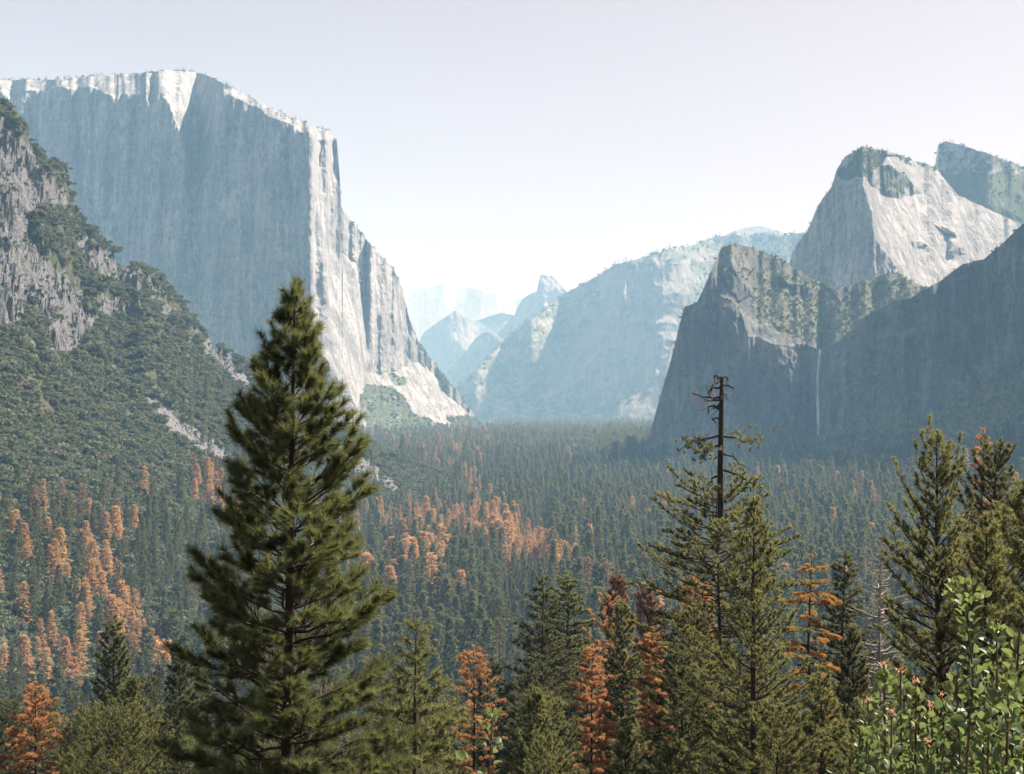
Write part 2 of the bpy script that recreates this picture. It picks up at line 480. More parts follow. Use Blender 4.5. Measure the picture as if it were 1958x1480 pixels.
def build_mountains():
    # the great cliff on the left
    ec = [(-300, 190), (-120, 165), (0, 153), (122, 151), (160, 146), (215, 143), (260, 140), (300, 136), (345, 134), (389, 141), (422, 157), (466, 177), (495, 195),
          (527, 211), (588, 236), (632, 252), (644, 270), (650, 340), (653, 400), (681, 433), (718, 480), (750, 508), (770, 553), (782, 609),
          (799, 650), (819, 678), (843, 711), (876, 751), (912, 800), (932, 820), (945, 845)]
    edge = [(-400, 190), (0, 184), (60, 180), (105, 175), (142, 168), (195, 168), (227, 184), (259, 176), (284, 170), (294, 210), (300, 206), (304, 173), (316, 185), (336, 201), (345, 230),
            (356, 242), (358, 303), (363, 390), (374, 392), (394, 345), (404, 280), (414, 242), (424, 181), (430, 178), (446, 187), (486, 203), (519, 220),
            (567, 248), (604, 262), (640, 264)]
    lit_top = edge + [(660, 200), (345, 90), (-400, 90)]
    R_ = [(34, lit_top), (50, [(296, 196), (304, 173), (330, 186), (360, 176), (424, 183), (414, 242), (404, 280), (394, 345), (374, 395), (363, 395), (358, 303), (354, 250), (338, 230), (330, 201), (316, 188), (306, 206)]),
          (56, [(604, 262), (611, 262), (614, 330), (620, 400), (622, 470), (614, 470), (612, 400), (606, 330)]),
          (58, [(636, 275), (640, 275), (642, 340), (640, 410), (636, 410), (634, 340)]),
          (47, [(618, 480), (655, 475), (690, 520), (700, 600), (706, 720), (712, 815), (690, 815), (670, 755), (636, 700), (604, 640), (600, 600), (628, 580), (632, 530)]),
          (75, [(656, 400), (690, 440), (750, 505), (780, 600), (800, 660), (840, 740), (800, 735), (760, 715), (705, 712), (700, 600), (690, 500), (660, 470)]),
          (87, [(709, 650), (740, 655), (758, 712), (709, 712)]), (87, [(775, 634), (800, 650), (830, 705), (800, 710), (780, 680)]),
          (33, [(693, 712), (762, 708), (775, 690), (798, 690), (880, 765), (915, 805), (860, 812), (800, 790), (760, 740), (700, 728)]),
          (36, [(693, 728), (755, 738), (800, 792), (860, 818), (950, 830), (950, 860), (690, 860)]),
          (86, [(856, 795), (900, 790), (935, 820), (880, 822)])]
    V_ = [(.75, [(693, 728), (755, 738), (800, 792), (860, 818), (950, 830), (950, 870), (690, 870)]),
          (.6, [(745, 712), (785, 718), (780, 735), (750, 730)]), (.7, [(856, 798), (900, 792), (935, 820), (870, 822)]),
          (.38, [(400, 135), (640, 245), (640, 262), (500, 200), (430, 170)]), (.32, [(-400, 120), (300, 120), (300, 150), (-400, 178)])]
    mountain("granite_cliff", "huge pale granite cliff with a sheer shaded face on the left", ec, [(-300, 900), (640, 880), (945, 850)],
             [(-300, 3360), (0, 3300), (200, 3220), (400, 3130), (560, 3060), (630, 3040), (655, 3070), (700, 3160), (790, 3380), (860, 3620), (945, 3950)],
             84, R_, V_, .0, "rock_main", 1.1, 560, (20, 12, 5), 120, 14, 1500, rim=260, vegn=1300, seed=3, tsize=(7, 15))

    # dome peak behind the waterfall cliff
    mc = [(1490, 560), (1512, 496), (1525, 465), (1543, 443), (1565, 391), (1591, 355), (1600, 325), (1617, 298), (1652, 280), (1683, 286), (1718, 295), (1758, 312), (1788, 319),
          (1830, 372), (1900, 405), (1960, 432), (2100, 520)]
    lit = [(1640, 300), (1660, 292), (1690, 296), (1720, 300), (1800, 320), (1840, 370), (1900, 400), (1990, 440), (2100, 540), (2100, 700), (1762, 560), (1709, 500), (1683, 472), (1672, 426), (1662, 372), (1650, 338)]
    mountain("domed_peak", "domed granite peak with a sunlit slab behind the waterfall cliff", mc, [(1490, 640), (2100, 760)],
             [(1490, 3050), (1560, 2900), (1640, 2750), (1668, 2720), (1750, 2790), (1850, 2900), (2100, 3100)], 82,
             [(38, lit), (86, [(1655, 338), (1685, 312), (1725, 330), (1760, 362), (1720, 378), (1675, 362)]), (60, [(1600, 330), (1650, 285), (1665, 300), (1640, 350), (1610, 345)]),
              (82, [(1790, 430), (1820, 440), (1830, 450), (1800, 445)]), (82, [(1745, 460), (1765, 458), (1770, 470), (1750, 472)]), (82, [(1815, 478), (1840, 476), (1845, 488), (1820, 490)]),
              (82, [(1690, 465), (1705, 500), (1730, 530), (1712, 505)])],
             [(.62, [(1600, 330), (1640, 285), (1690, 290), (1690, 312), (1655, 340), (1612, 345)]), (.5, [(1700, 285), (1800, 315), (1790, 330), (1720, 312)]),
              (.55, [(1655, 338), (1685, 312), (1725, 330), (1760, 362), (1720, 378), (1675, 362)])],  # steep hollow: its shade is put into the colour with the dark veg tint
             .05, "rock_main", 1.2, 340, (15, 10, 4.5), 95, 9, 700, rim=110, vegn=500, seed=9, tsize=(6, 12))

    hc = [(1770, 420), (1785, 340), (1793, 276), (1806, 271), (1819, 272), (1859, 285), (1903, 298), (1958, 320), (2040, 350), (2200, 420)]
    mountain("wooded_butte", "blunt wooded rock butte at the right edge behind the domed peak", hc, [(1770, 470), (2200, 620)],
             [(1770, 3500), (1900, 3400), (2200, 3500)], 46, [(85, [(1770, 300), (1790, 262), (1830, 262), (1915, 305), (1935, 318), (1900, 325), (1840, 318), (1800, 332), (1770, 340)]),
              (72, [(1850, 385), (1900, 390), (1960, 420), (1900, 425)])],
             [(.85, [(1790, 330), (1900, 325), (2200, 400), (2200, 640), (1830, 400)]), (.45, [(1780, 260), (1960, 318), (1935, 325), (1800, 335)])], .5, "rock_main", 1.4, 200, (10, 4, 1.5), 90, 8, 600,
             rim=70, vegn=1100, seed=15, tsize=(8, 15))

    # cliff left of the waterfall
    lc = [(1204, 905), (1218, 884), (1240, 838), (1257, 777), (1283, 689), (1301, 614), (1309, 586), (1332, 579), (1349, 544), (1362, 513), (1380, 472), (1406, 466), (1428, 470), (1463, 483),
          (1485, 492), (1507, 505), (1551, 531), (1595, 553), (1650, 540), (1700, 520), (1760, 545), (1800, 560)]
    bowl = [(1370, 470), (1395, 450), (1500, 480), (1600, 545), (1650, 530), (1700, 510), (1810, 540), (1810, 640), (1640, 660), (1580, 668), (1525, 662), (1470, 656), (1430, 640), (1420, 605), (1402, 578), (1378, 556), (1366, 520)]
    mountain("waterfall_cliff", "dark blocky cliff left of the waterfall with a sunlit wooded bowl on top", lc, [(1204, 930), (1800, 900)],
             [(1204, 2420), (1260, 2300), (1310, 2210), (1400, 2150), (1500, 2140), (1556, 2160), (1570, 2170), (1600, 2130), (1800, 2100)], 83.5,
             [(40, bowl), (62, [(1400, 612), (1420, 610), (1432, 640), (1420, 645)]), (60, [(1304, 605), (1318, 600), (1325, 630), (1308, 632)]),
              (66, [(1376, 520), (1400, 500), (1440, 560), (1410, 580)]), (70, [(1490, 530), (1520, 540), (1570, 570), (1530, 565)])],
             [(.62, [(1420, 560), (1500, 560), (1600, 580), (1650, 530), (1800, 540), (1800, 640), (1640, 660), (1560, 660), (1500, 640), (1450, 610)]),
              (.5, [(1375, 465), (1395, 450), (1500, 480), (1600, 545), (1560, 575), (1420, 560), (1376, 545)]), (.5, [(1370, 545), (1400, 570), (1420, 610), (1400, 600)]),
              (.62, [(1200, 850), (1245, 840), (1330, 845), (1520, 850), (1600, 835), (1800, 800), (1800, 930), (1200, 930)])],
             .1, "rock_dark", 1.0, 460, (22, 13, 5), 90, 8, 600, rim=90, vegn=1500, seed=21, tsize=(5, 11))

    # wall right of the waterfall
    wc = [(1545, 720), (1552, 686), (1560, 672), (1575, 668), (1591, 661), (1617, 641), (1665, 597), (1714, 575), (1740, 570), (1771, 553), (1806, 531), (1841, 505), (1860, 500), (1881, 496), (1911, 470),
          (1958, 426), (2050, 360), (2250, 250), (2500, 160)]
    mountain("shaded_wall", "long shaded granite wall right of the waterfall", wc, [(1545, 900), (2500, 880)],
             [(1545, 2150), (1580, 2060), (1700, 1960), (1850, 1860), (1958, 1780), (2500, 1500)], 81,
             [(64, [(1545, 850), (1700, 815), (1830, 790), (1900, 730), (2000, 690), (2500, 600), (2500, 900), (1545, 900)])],
             [(.75, [(1545, 835), (1650, 815), (1720, 790), (1810, 780), (1840, 740), (1900, 735), (2000, 690), (2500, 600), (2500, 900), (1545, 900)]),
              (.45, [(1610, 700), (1700, 690), (1740, 760), (1640, 810), (1600, 780)])], .08, "rock_dark", 1.2, 420, (34, 16, 5), 115, 9, 500, rim=60, vegn=900, seed=27, tsize=(6, 12))

    # ridge in the middle distance
    rc = [(850, 800), (876, 745), (892, 724), (945, 672), (989, 628), (1046, 590), (1086, 558), (1127, 536), (1180, 505), (1228, 492), (1289, 474), (1323, 470), (1367, 452), (1400, 450), (1507, 449), (1543, 444), (1640, 430), (1800, 420)]
    mountain_far("hazy_ridge", 13, "hazy blue wooded ridge with two shadowed buttresses in the middle distance", rc, [(850, 830), (1800, 830)],
             [(850, 8700), (1000, 8500), (1180, 8350), (1300, 8100), (1800, 7600)], 40,
             [(85, [(1178, 520), (1190, 505), (1310, 500), (1330, 590), (1270, 700), (1258, 722), (1200, 742), (1150, 772), (1115, 798), (1088, 794), (1110, 730), (1143, 652), (1165, 590)]),
              (84, [(985, 740), (992, 690), (1030, 640), (1058, 690), (1048, 735)]), (83, [(876, 750), (900, 724), (960, 770), (930, 795), (890, 795)]), (28, [(1045, 670), (1130, 640), (1143, 660), (1110, 730), (1050, 760)]), (36, [(1190, 785), (1250, 750), (1250, 790), (1190, 815)]), (30, [(940, 768), (985, 765), (985, 790), (945, 790)]),
              (30, [(1207, 540), (1212, 540), (1211, 595), (1206, 590)]), (40, [(1245, 545), (1250, 545), (1268, 582), (1262, 582)])],
             [(.0, [(1045, 670), (1130, 640), (1143, 660), (1110, 730), (1050, 760)]), (.3, [(1190, 780), (1250, 755), (1250, 790), (1190, 810)]), (0, [(940, 770), (985, 765), (985, 790), (945, 790)]),
              (.2, [(1150, 520), (1320, 500), (1300, 700), (1120, 790)]), (0, [(1245, 650), (1290, 640), (1280, 690), (1250, 680)])],
             .5, "rock_far", 1.6, 260, (80, 30, 8), 450, 8, 1500, rim=160, vegn=1500, seed=33, tsize=(22, 38))
    mountain_far("pale_dome", 14, "small pale bare dome just showing over the hazy ridge", [(1350, 470), (1376, 453), (1405, 441), (1437, 432), (1460, 433), (1481, 439), (1520, 452), (1540, 462)], [(1350, 500), (1540, 500)],
             [(1350, 13600), (1540, 13500)], 40, [], [], 0, "rock_far", 1.6, 60, (30, 10, 3), 300, 6, 800, seed=37)

    hd = [(820, 800), (840, 750), (862, 727), (905, 690), (950, 640), (985, 600), (989, 589), (1001, 570), (1015, 562), (1026, 558), (1030, 540), (1034, 525), (1042, 524), (1058, 529), (1074, 546), (1086, 560), (1110, 600), (1140, 640)]
    mountain_far("split_dome_peak", 12, "very distant hazy half dome shaped peak in the valley gap", hd, [(820, 830), (1140, 780)], [(820, 13000), (985, 12700), (1030, 12400), (1140, 12900)], 80,
             [(50, [(920, 690), (985, 620), (985, 640), (900, 740), (880, 740)]), (58, [(1046, 524), (1078, 545), (1095, 570), (1075, 560)])], [(.45, [(820, 830), (985, 600), (985, 700), (900, 830)])], 0, "rock_far", 1.4, 160, (70, 40, 10), 450, 7, 900, seed=41)
    cr = [(640, 640), (740, 600), (774, 566), (795, 556), (819, 550), (847, 541), (884, 549), (908, 552), (945, 562), (989, 570), (1080, 580), (1200, 560)]
    mountain_far("distant_range", 9, "farthest pale bare mountain range under the sky in the valley gap", cr, [(640, 820), (1200, 800)], [(640, 14800), (900, 14600), (1200, 14800)], 27,
             [], [(.34, [(770, 560), (850, 540), (900, 552), (880, 566), (800, 570)])], .12, "rock_far", 1.8, 180, (60, 60, 30), 900, 8, 900, seed=47)
    mountain_far("distant_spur", 8, "pointed shaded spur low in front of the farthest pale range", [(770, 690), (800, 655), (812, 634), (840, 614), (869, 593), (884, 603), (906, 616), (930, 606), (956, 598), (990, 604), (1040, 640)], [(770, 820), (1040, 800)],
             [(770, 13600), (870, 13300), (1040, 13500)], 74, [(30, [(908, 625), (950, 600), (985, 600), (940, 640), (900, 670), (880, 660)])], [], .3, "rock_far", 1.6, 140, (60, 40, 20), 700, 6, 900, seed=53)
    mountain_far("distant_spur", 8, "rounded wooded spur just left of the split dome's long slope", [(815, 800), (845, 735), (860, 706), (890, 672), (912, 644), (928, 634), (948, 640), (985, 662), (1020, 700), (1060, 760)], [(815, 830), (1060, 810)],
             [(815, 12000), (930, 11700), (1060, 11900)], 70, [(32, [(845, 740), (880, 680), (905, 655), (900, 690), (860, 760)])], [], .5, "rock_far", 1.6, 140, (60, 40, 20), 600, 6, 900, seed=59)

def build_waterfall():
    pts = []
    rows = 60
    for k in range(rows):
        s = k / (rows - 1)
        py = 668 + s * 165
        px = 1566 - 5 * math.sin(min(s, .5) * math.pi) * 1.0 + 7 * max(0, s - .35)
        w = 2.6 + 5.5 * s ** 1.3
        pts.append((px, py, w))
    d = 2105 * 1.35
    v = []; q = []
    for k, (px, py, w) in enumerate(pts):
        for j in range(7):
            a = (j / 6 - .5)
            bulge = 5.0 * math.cos(a * math.pi)
            p = P(px + a * w + .8 * float(vnoise(py / 14.0, a * 3, None, 5)), py, d)
            p[1] -= 9 + bulge - 1.5 * float(vnoise(py / 5.0, a * 5, None, 2))
            v.append(p)
    n = len(v)
    v += [x + np.array([0, 4.5, 0]) for x in v[:n]]
    f = grid_quads(rows, 7)
    b = f[:, ::-1] + n
    t = NT("falling_water")
    nz = t.noise(.25, detail=5, rough=.7, mscale=(1, 1, .12))
    tr = t.n("ShaderNodeBsdfTransparent")
    ms = t.n("ShaderNodeMixShader")
    t.l(t.math('MULTIPLY', t.ramp(nz, .33, .66), .85), ms.inputs[0]); t.l(tr.outputs[0], ms.inputs[1]); t.l(t.bsdf((.62, .64, .66), .6, .3), ms.inputs[2])
    me = mesh_np("waterfall", np.array(v), quads=np.concatenate([f, b]), mats=[t.done(ms.outputs[0])], smooth=True)
    tag(obj("waterfall", me), "thin white waterfall dropping down the shaded cliff", "waterfall", kind="structure")

# ------------------------------------------------------------------ trees
def tubes(paths, sides=6):
    """paths: list of (points Nx3, radii N). One mesh of tapered tubes."""
    V, Q, off = [], [], 0
    a = np.linspace(0, 2 * np.pi, sides, endpoint=False)
    for p, r in paths:
        p = np.asarray(p, float); r = np.asarray(r, float)
        tg = np.gradient(p, axis=0); tg /= np.linalg.norm(tg, axis=1)[:, None] + 1e-9
        ref = np.where(np.abs(tg[:, 2:3]) > .8, np.array([[1., 0, 0]]), np.array([[0., 0, 1]]))
        u = np.cross(tg, ref); u /= np.linalg.norm(u, axis=1)[:, None] + 1e-9
        w = np.cross(tg, u)
        ring = p[:, None] + r[:, None, None] * (np.cos(a)[None, :, None] * u[:, None] + np.sin(a)[None, :, None] * w[:, None])
        V.append(ring.reshape(-1, 3))
        i = np.arange(len(p) * sides).reshape(len(p), sides) + off
        j = np.roll(i, -1, axis=1)
        Q.append(np.stack([i[:-1], j[:-1], j[1:], i[1:]], -1).reshape(-1, 4))
        off += len(p) * sides
    return np.concatenate(V), np.concatenate(Q)

def needles(rng, p, dr, ln, n, nl, nw, a0=25, a1=65, tipbias=.25, droop=0.0):
    """Needle blades around every brush (start p, direction dr, length ln): triangles."""
    m = len(p)
    s = rng.random((m, n)) ** (1 - tipbias)
    base = p[:, None] + dr[:, None] * (ln[:, None] * s)[..., None]
    ref = np.where(np.abs(dr[:, 2:3]) > .8, np.array([[1., 0, 0]]), np.array([[0., 0, 1]]))
    u = np.cross(dr, ref); u /= np.linalg.norm(u, axis=1)[:, None] + 1e-9
    w = np.cross(dr, u)
    ph = rng.random((m, n)) * 2 * np.pi
    al = np.radians(a0 + (a1 - a0) * rng.random((m, n)))
    rad = np.cos(ph)[..., None] * u[:, None] + np.sin(ph)[..., None] * w[:, None]
    d = np.cos(al)[..., None] * dr[:, None] + np.sin(al)[..., None] * rad
    d[..., 2] -= droop
    L = nl * (.7 + .5 * rng.random((m, n)))
    tip = base + d * L[..., None]
    side = np.cross(d, rng.normal(size=d.shape)); side /= np.linalg.norm(side, axis=-1)[..., None] + 1e-9
    hw = nw * .5
    V = np.stack([base - side * hw, base + side * hw, tip], 2).reshape(-1, 3)
    T = np.arange(len(V)).reshape(-1, 3)
    return V, T

def conifer(seed, H, rad, zc=0.1, gap=.9, nb=5, up=(70, 10), curl=.35, sub=6, blen=.4, nn=14, nl=.2, nw=.02, trunk_r=.2, droop=0., fill=(.35, 1.), ang=(25, 65),
            jitter=.25, bark_limbs=True, top_bare=0.0, miss=0.0, bsides=4, tsides=8, zb=0.0, subfan=.6, lean=0.0, leader=True):
    """A conifer: H height, rad(t) crown radius (t=0 at the crown base, 1 at the tip), zc crown base as a share of H.
    Returns the trunk mesh (trunk and limbs) and the crown mesh (needles) as arrays."""
    rng = np.random.default_rng(seed)
    paths = []
    nz = 14
    zz = np.linspace(zb, H, nz)
    wob = np.stack([.012 * H * np.interp(zz, np.linspace(0, H, 5), rng.normal(size=5) * .35), .012 * H * np.interp(zz, np.linspace(0, H, 5), rng.normal(size=5) * .35), zz], -1)
    wob[:, 0] += lean * zz / H
    paths.append((wob, trunk_r * (1 - .93 * (zz / H) ** 1.1)))
    BP, BD, BL = [], [], []
    z = zc * H
    z0 = z
    while z < H * .985:
        t = (z - z0) / (H - z0)
        r = rad(t)
        g = gap * (1 - .45 * t)
        if t > 1 - top_bare: r *= .6
        k = max(3, int(round(nb * (1 - .35 * t) + rng.uniform(-.8, .8))))
        a0 = rng.uniform(0, 6.28)
        for b in range(k):
            if rng.random() < miss: continue
            az = a0 + b * 2 * np.pi / k + rng.normal() * .25
            L = r * rng.uniform(1 - jitter * 1.6, 1 + jitter * .6)
            el = np.radians(up[1] + (up[0] - up[1]) * t + rng.normal() * 7)
            zz0 = z + rng.uniform(-.3, .3) * g
            o = np.array([np.interp(zz0, wob[:, 2], wob[:, 0]), np.interp(zz0, wob[:, 2], wob[:, 1]), zz0])
            dirh = np.array([np.cos(az), np.sin(az), 0])
            ns = 6
            sl = np.linspace(0, 1, ns)
            el_s = el + curl * (sl - .3)
            seg = np.stack([np.cos(el_s)[:, None] * dirh[None], np.zeros((ns, 3))], 0)[0]
            seg[:, 2] = np.sin(el_s)
            Lr = L / max(.35, np.cos(el))
            pts = o + np.concatenate([np.zeros((1, 3)), np.cumsum(seg[:-1] * Lr / (ns - 1), 0)])
            pts[1:] += rng.normal(size=(ns - 1, 3)) * Lr * .02
            br = max(.004 * H ** .5 * .6, trunk_r * .22 * (L / max(rad(.2), .01)) ** .8)
            if bark_limbs: paths.append((pts, br * (1 - .8 * sl)))
            # brushes
            tipd = seg[-1] / np.linalg.norm(seg[-1])
            BP.append(pts[-1]); BD.append(tipd); BL.append(blen)
            m = max(1, int(round(sub * L / max(rad(.15), .01) + rng.uniform(-.5, .5))))
            for q in range(m):
                s = fill[0] + (fill[1] - fill[0]) * (q + rng.random()) / m
                s = min(s, .98)
                i = min(int(s * (ns - 1)), ns - 2)
                pp = pts[i] + (pts[i + 1] - pts[i]) * (s * (ns - 1) - i)
                d = seg[i] / np.linalg.norm(seg[i])
                sd = np.cross(d, [0, 0, 1.]); sd /= np.linalg.norm(sd) + 1e-9
                sgn = 1 if rng.random() < .5 else -1
                dd = d + sgn * sd * rng.uniform(.35, 1.1) * subfan / .6 + np.array([0, 0, rng.uniform(-.05, .6) * (1 if curl > 0 else -.3)])
                dd /= np.linalg.norm(dd)
                tw = (1 - s) * L * .5 * rng.uniform(.4, 1) * subfan
                if tw > .6 * blen and bark_limbs:
                    paths.append((np.stack([pp, pp + dd * tw * .5, pp + dd * tw + np.array([0, 0, .08 * tw])]), br * np.array([.45, .35, .25])))
                e = pp + dd * tw
                BP.append(e); BD.append(dd); BL.append(blen)
        z += g * rng.uniform(.8, 1.2)
    if leader:
        BP.append(np.array([wob[-1, 0], wob[-1, 1], H - blen * .8])); BD.append(np.array([0, 0, 1.])); BL.append(blen * 1.2)
    BP, BD, BL = np.array(BP), np.array(BD), np.array(BL)
    BL = BL * (.7 + .6 * rng.random(len(BL)))
    tv, tq = tubes(paths[:1], tsides)
    if len(paths) > 1:
        v2, q2 = tubes(paths[1:], bsides)
        tq = np.concatenate([tq, q2 + len(tv)]); tv = np.concatenate([tv, v2])
    nv, ntri = needles(rng, BP, BD, BL, nn, nl, nw, ang[0], ang[1], .25, droop) if nn else (np.zeros((0, 3)), np.zeros((0, 3), int))
    return (tv, tq), (nv, ntri)

def tree_meshes(name, data, leaf, bark):
    (tv, tq), (nv, nt) = data
    return (mesh_np(name + "_trunk", tv, quads=tq, mats=[bark], smooth=True),
            mesh_np(name + "_crown", nv, tris=nt, mats=[leaf]) if len(nt) else None)

def tree_joined(name, data, leaf, bark):
    (tv, tq), (nv, nt) = data
    return mesh_np(name, np.concatenate([tv, nv]), quads=tq, tris=nt + len(tv), mats=[bark, leaf], mat_idx=np.concatenate([np.zeros(len(tq)), np.ones(len(nt))]))

def tree_thing(name, meshes, loc, rz, sc, label, cat="tree", group=None):
    r = empty(name, loc, rz, sc)
    tag(r, label, cat, group)
    obj("trunk", meshes[0], r)
    if meshes[1] is not None: obj("crown", meshes[1], r)
    return r

def ground_pt(px, d, sink=.3):
    z = float(terrain_z(np.array([float(px)]), np.array([float(d)]), False)[0])
    return ((px - CX) / F * d, d, z - sink)

# ------------------------------------------------------------------ scattered masses (one object each)
def scatter(name, protos, pts, size, idx, rz, label, cat, group=None, tilt=None):
    """One 'stuff' object: many copies of a few plant meshes standing at given points."""
    pc = bpy.data.collections.new(name + "_kinds")
    for i, me in enumerate(protos):
        pc.objects.link(bpy.data.objects.new("%s_kind_%02d" % (name, i), me))
    me = bpy.data.meshes.new(name)
    pts = np.asarray(pts, np.float32)
    me.vertices.add(len(pts)); me.vertices.foreach_set("co", pts.ravel())
    for k, a, ty in (("size", size, 'FLOAT'), ("turn", rz, 'FLOAT'), ("pick", idx, 'INT')):
        at = me.attributes.new(k, ty, 'POINT')
        at.data.foreach_set("value", np.ascontiguousarray(a, np.int32 if ty == 'INT' else np.float32))
    o = obj(name, me)
    g = bpy.data.node_groups.new(name + "_nodes", 'GeometryNodeTree')
    g.interface.new_socket("Geometry", in_out='INPUT', socket_type='NodeSocketGeometry')
    g.interface.new_socket("Geometry", in_out='OUTPUT', socket_type='NodeSocketGeometry')
    N = g.nodes; L = g.links
    gi, go = N.new("NodeGroupInput"), N.new("NodeGroupOutput")
    ci = N.new("GeometryNodeCollectionInfo"); ci.inputs[0].default_value = pc
    ci.inputs["Separate Children"].default_value = True; ci.inputs["Reset Children"].default_value = True
    io = N.new("GeometryNodeInstanceOnPoints"); io.inputs["Pick Instance"].default_value = True
    def na(nm, ty):
        x = N.new("GeometryNodeInputNamedAttribute"); x.data_type = ty; x.inputs[0].default_value = nm
        return [s for s in x.outputs if s.enabled][0]
    cx = N.new("ShaderNodeCombineXYZ")
    L.new(na("turn", 'FLOAT'), cx.inputs[2])
    L.new(gi.outputs[0], io.inputs["Points"]); L.new(ci.outputs[0], io.inputs["Instance"])
    L.new(na("pick", 'INT'), io.inputs["Instance Index"]); L.new(cx.outputs[0], io.inputs["Rotation"])
    sv = N.new("ShaderNodeCombineXYZ")
    for i in range(3): L.new(na("size", 'FLOAT'), sv.inputs[i])
    L.new(sv.outputs[0], io.inputs["Scale"])
    L.new(io.outputs[0], go.inputs[0])
    md = o.modifiers.new("scatter", 'NODES'); md.node_group = g
    tag(o, label, cat, group, "stuff")
    return o

def bush_mesh(name, seed, n, mat, flat=.7, leaf=.22):
    """A rounded shrub of unit radius: leaf blades spread through several lobes."""
    rng = np.random.default_rng(seed)
    k = 7
    cen = rng.normal(size=(k, 3)) * np.array([.42, .42, .2]); cen[:, 2] = np.abs(cen[:, 2]) + .3
    rr = rng.uniform(.35, .6, k)
    w = rng.integers(0, k, n)
    dv = rng.normal(size=(n, 3)); dv /= np.linalg.norm(dv, axis=1)[:, None]; dv[:, 2] = np.abs(dv[:, 2]) * 1.0 - .25
    p = cen[w] + dv * (rr[w] * rng.uniform(.6, 1.05, n))[:, None] * np.array([1, 1, flat])
    nrm = dv + rng.normal(size=(n, 3)) * .55; nrm /= np.linalg.norm(nrm, axis=1)[:, None]
    u = np.cross(nrm, rng.normal(size=(n, 3))); u /= np.linalg.norm(u, axis=1)[:, None]; v = np.cross(nrm, u)
    s = leaf * rng.uniform(.6, 1.3, n)[:, None]
    V = np.stack([p - u * s, p - v * s * .55, p + u * s, p + v * s * .55], 1).reshape(-1, 3)
    return mesh_np(name, V, quads=np.arange(n * 4).reshape(-1, 4), mats=[mat])

# ------------------------------------------------------------------ build the large structure
build_ground()
build_hill()
build_mountains()
build_waterfall()

# haze: even, bluish air round the camera and the whole scene; sky outside
bx = np.array([[x, y, z] for x in (-34000, 34000) for y in (-60, 22500) for z in (-215, 1820)], float)
bq = np.array([[0, 1, 3, 2], [4, 6, 7, 5], [0, 4, 5, 1], [2, 3, 7, 6], [0, 2, 6, 4], [1, 5, 7, 3]])
t = NT("haze_air")
vol = t.n("ShaderNodeVolumePrincipled")
vol.inputs["Color"].default_value = (.36, .68, 1.0, 1)
vol.inputs["Density"].default_value = 0.86e-4
vol.inputs["Anisotropy"].default_value = -.25
vol.inputs["Absorption Color"].default_value = (1, 1, 1, 1)
t.l(vol.outputs[0], t.out.inputs["Volume"])
tag(obj("haze", mesh_np("haze", bx, quads=bq, mats=[t.m])), "pale blue haze filling the valley air", "haze", kind="stuff")

# ------------------------------------------------------------------ valley forest
def crown(a, b=.9, p=.8):                    # crown outline: radius a, widest low down, pointed
    return lambda t: a * (min(1, (1 - t) * 1.02) ** p) * min(1, .45 + t * 4) * b / .9

far_data = [conifer(100 + i, 35, crown(w, .9, p), zc=z, gap=1.5, nb=6, up=(35, -12), curl=.3, sub=3.2, blen=1.3, nn=9, nl=1.3, nw=.62, trunk_r=.4,
                    droop=.2, fill=(.25, 1), bark_limbs=False, tsides=5, jitter=.35, miss=ms)
            for i, (w, p, z, ms) in enumerate([(5.0, .8, .1, .05), (4.2, .75, .18, .1), (5.6, .85, .12, .1), (4.6, .6, .28, .15), (3.6, .95, .06, .05)])]
low_data = [conifer(140 + i, 35, crown(w, .9, p), zc=.1, gap=2.6, nb=6, up=(30, -12), curl=.2, sub=1.6, blen=1.6, nn=4, nl=2.0, nw=1.1, trunk_r=.4,
                    droop=.2, fill=(.3, 1), bark_limbs=False, tsides=3, jitter=.35, miss=.08)
            for i, (w, p) in enumerate([(4.4, .75), (3.8, .65), (5, .85), (3.5, .9)])]
thin_data = [conifer(170 + i, 35, crown(w, .9, p), zc=z, gap=1.4, nb=5, up=(30, -15), curl=.2, sub=3.4, blen=1.1, nn=8, nl=1.1, nw=.46, trunk_r=.35,
                     droop=.25, fill=(.3, 1), bark_limbs=True, bsides=3, tsides=5, jitter=.4, miss=.18)
             for i, (w, p, z) in enumerate([(3.4, .75, .12), (2.9, .7, .2), (3.7, .85, .1)])]
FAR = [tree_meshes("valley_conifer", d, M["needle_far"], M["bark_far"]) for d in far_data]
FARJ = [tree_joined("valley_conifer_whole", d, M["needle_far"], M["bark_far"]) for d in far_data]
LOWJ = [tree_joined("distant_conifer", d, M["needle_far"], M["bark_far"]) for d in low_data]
fat_data = [far_data[0], thin_data[0], far_data[1], thin_data[2]]
DEAD = [tree_meshes("dead_conifer", d, M["dead_far"], M["bark_far"]) for d in fat_data]
BROWN = [tree_meshes("faded_conifer", d, M["dead_brown"], M["bark_far"]) for d in thin_data]
DEADJ = [tree_joined("dead_conifer_whole", d, M["dead_far"], M["bark_far"]) for d in fat_data]
BROWNJ = [tree_joined("faded_conifer_whole", d, M["dead_brown"], M["bark_far"]) for d in thin_data]

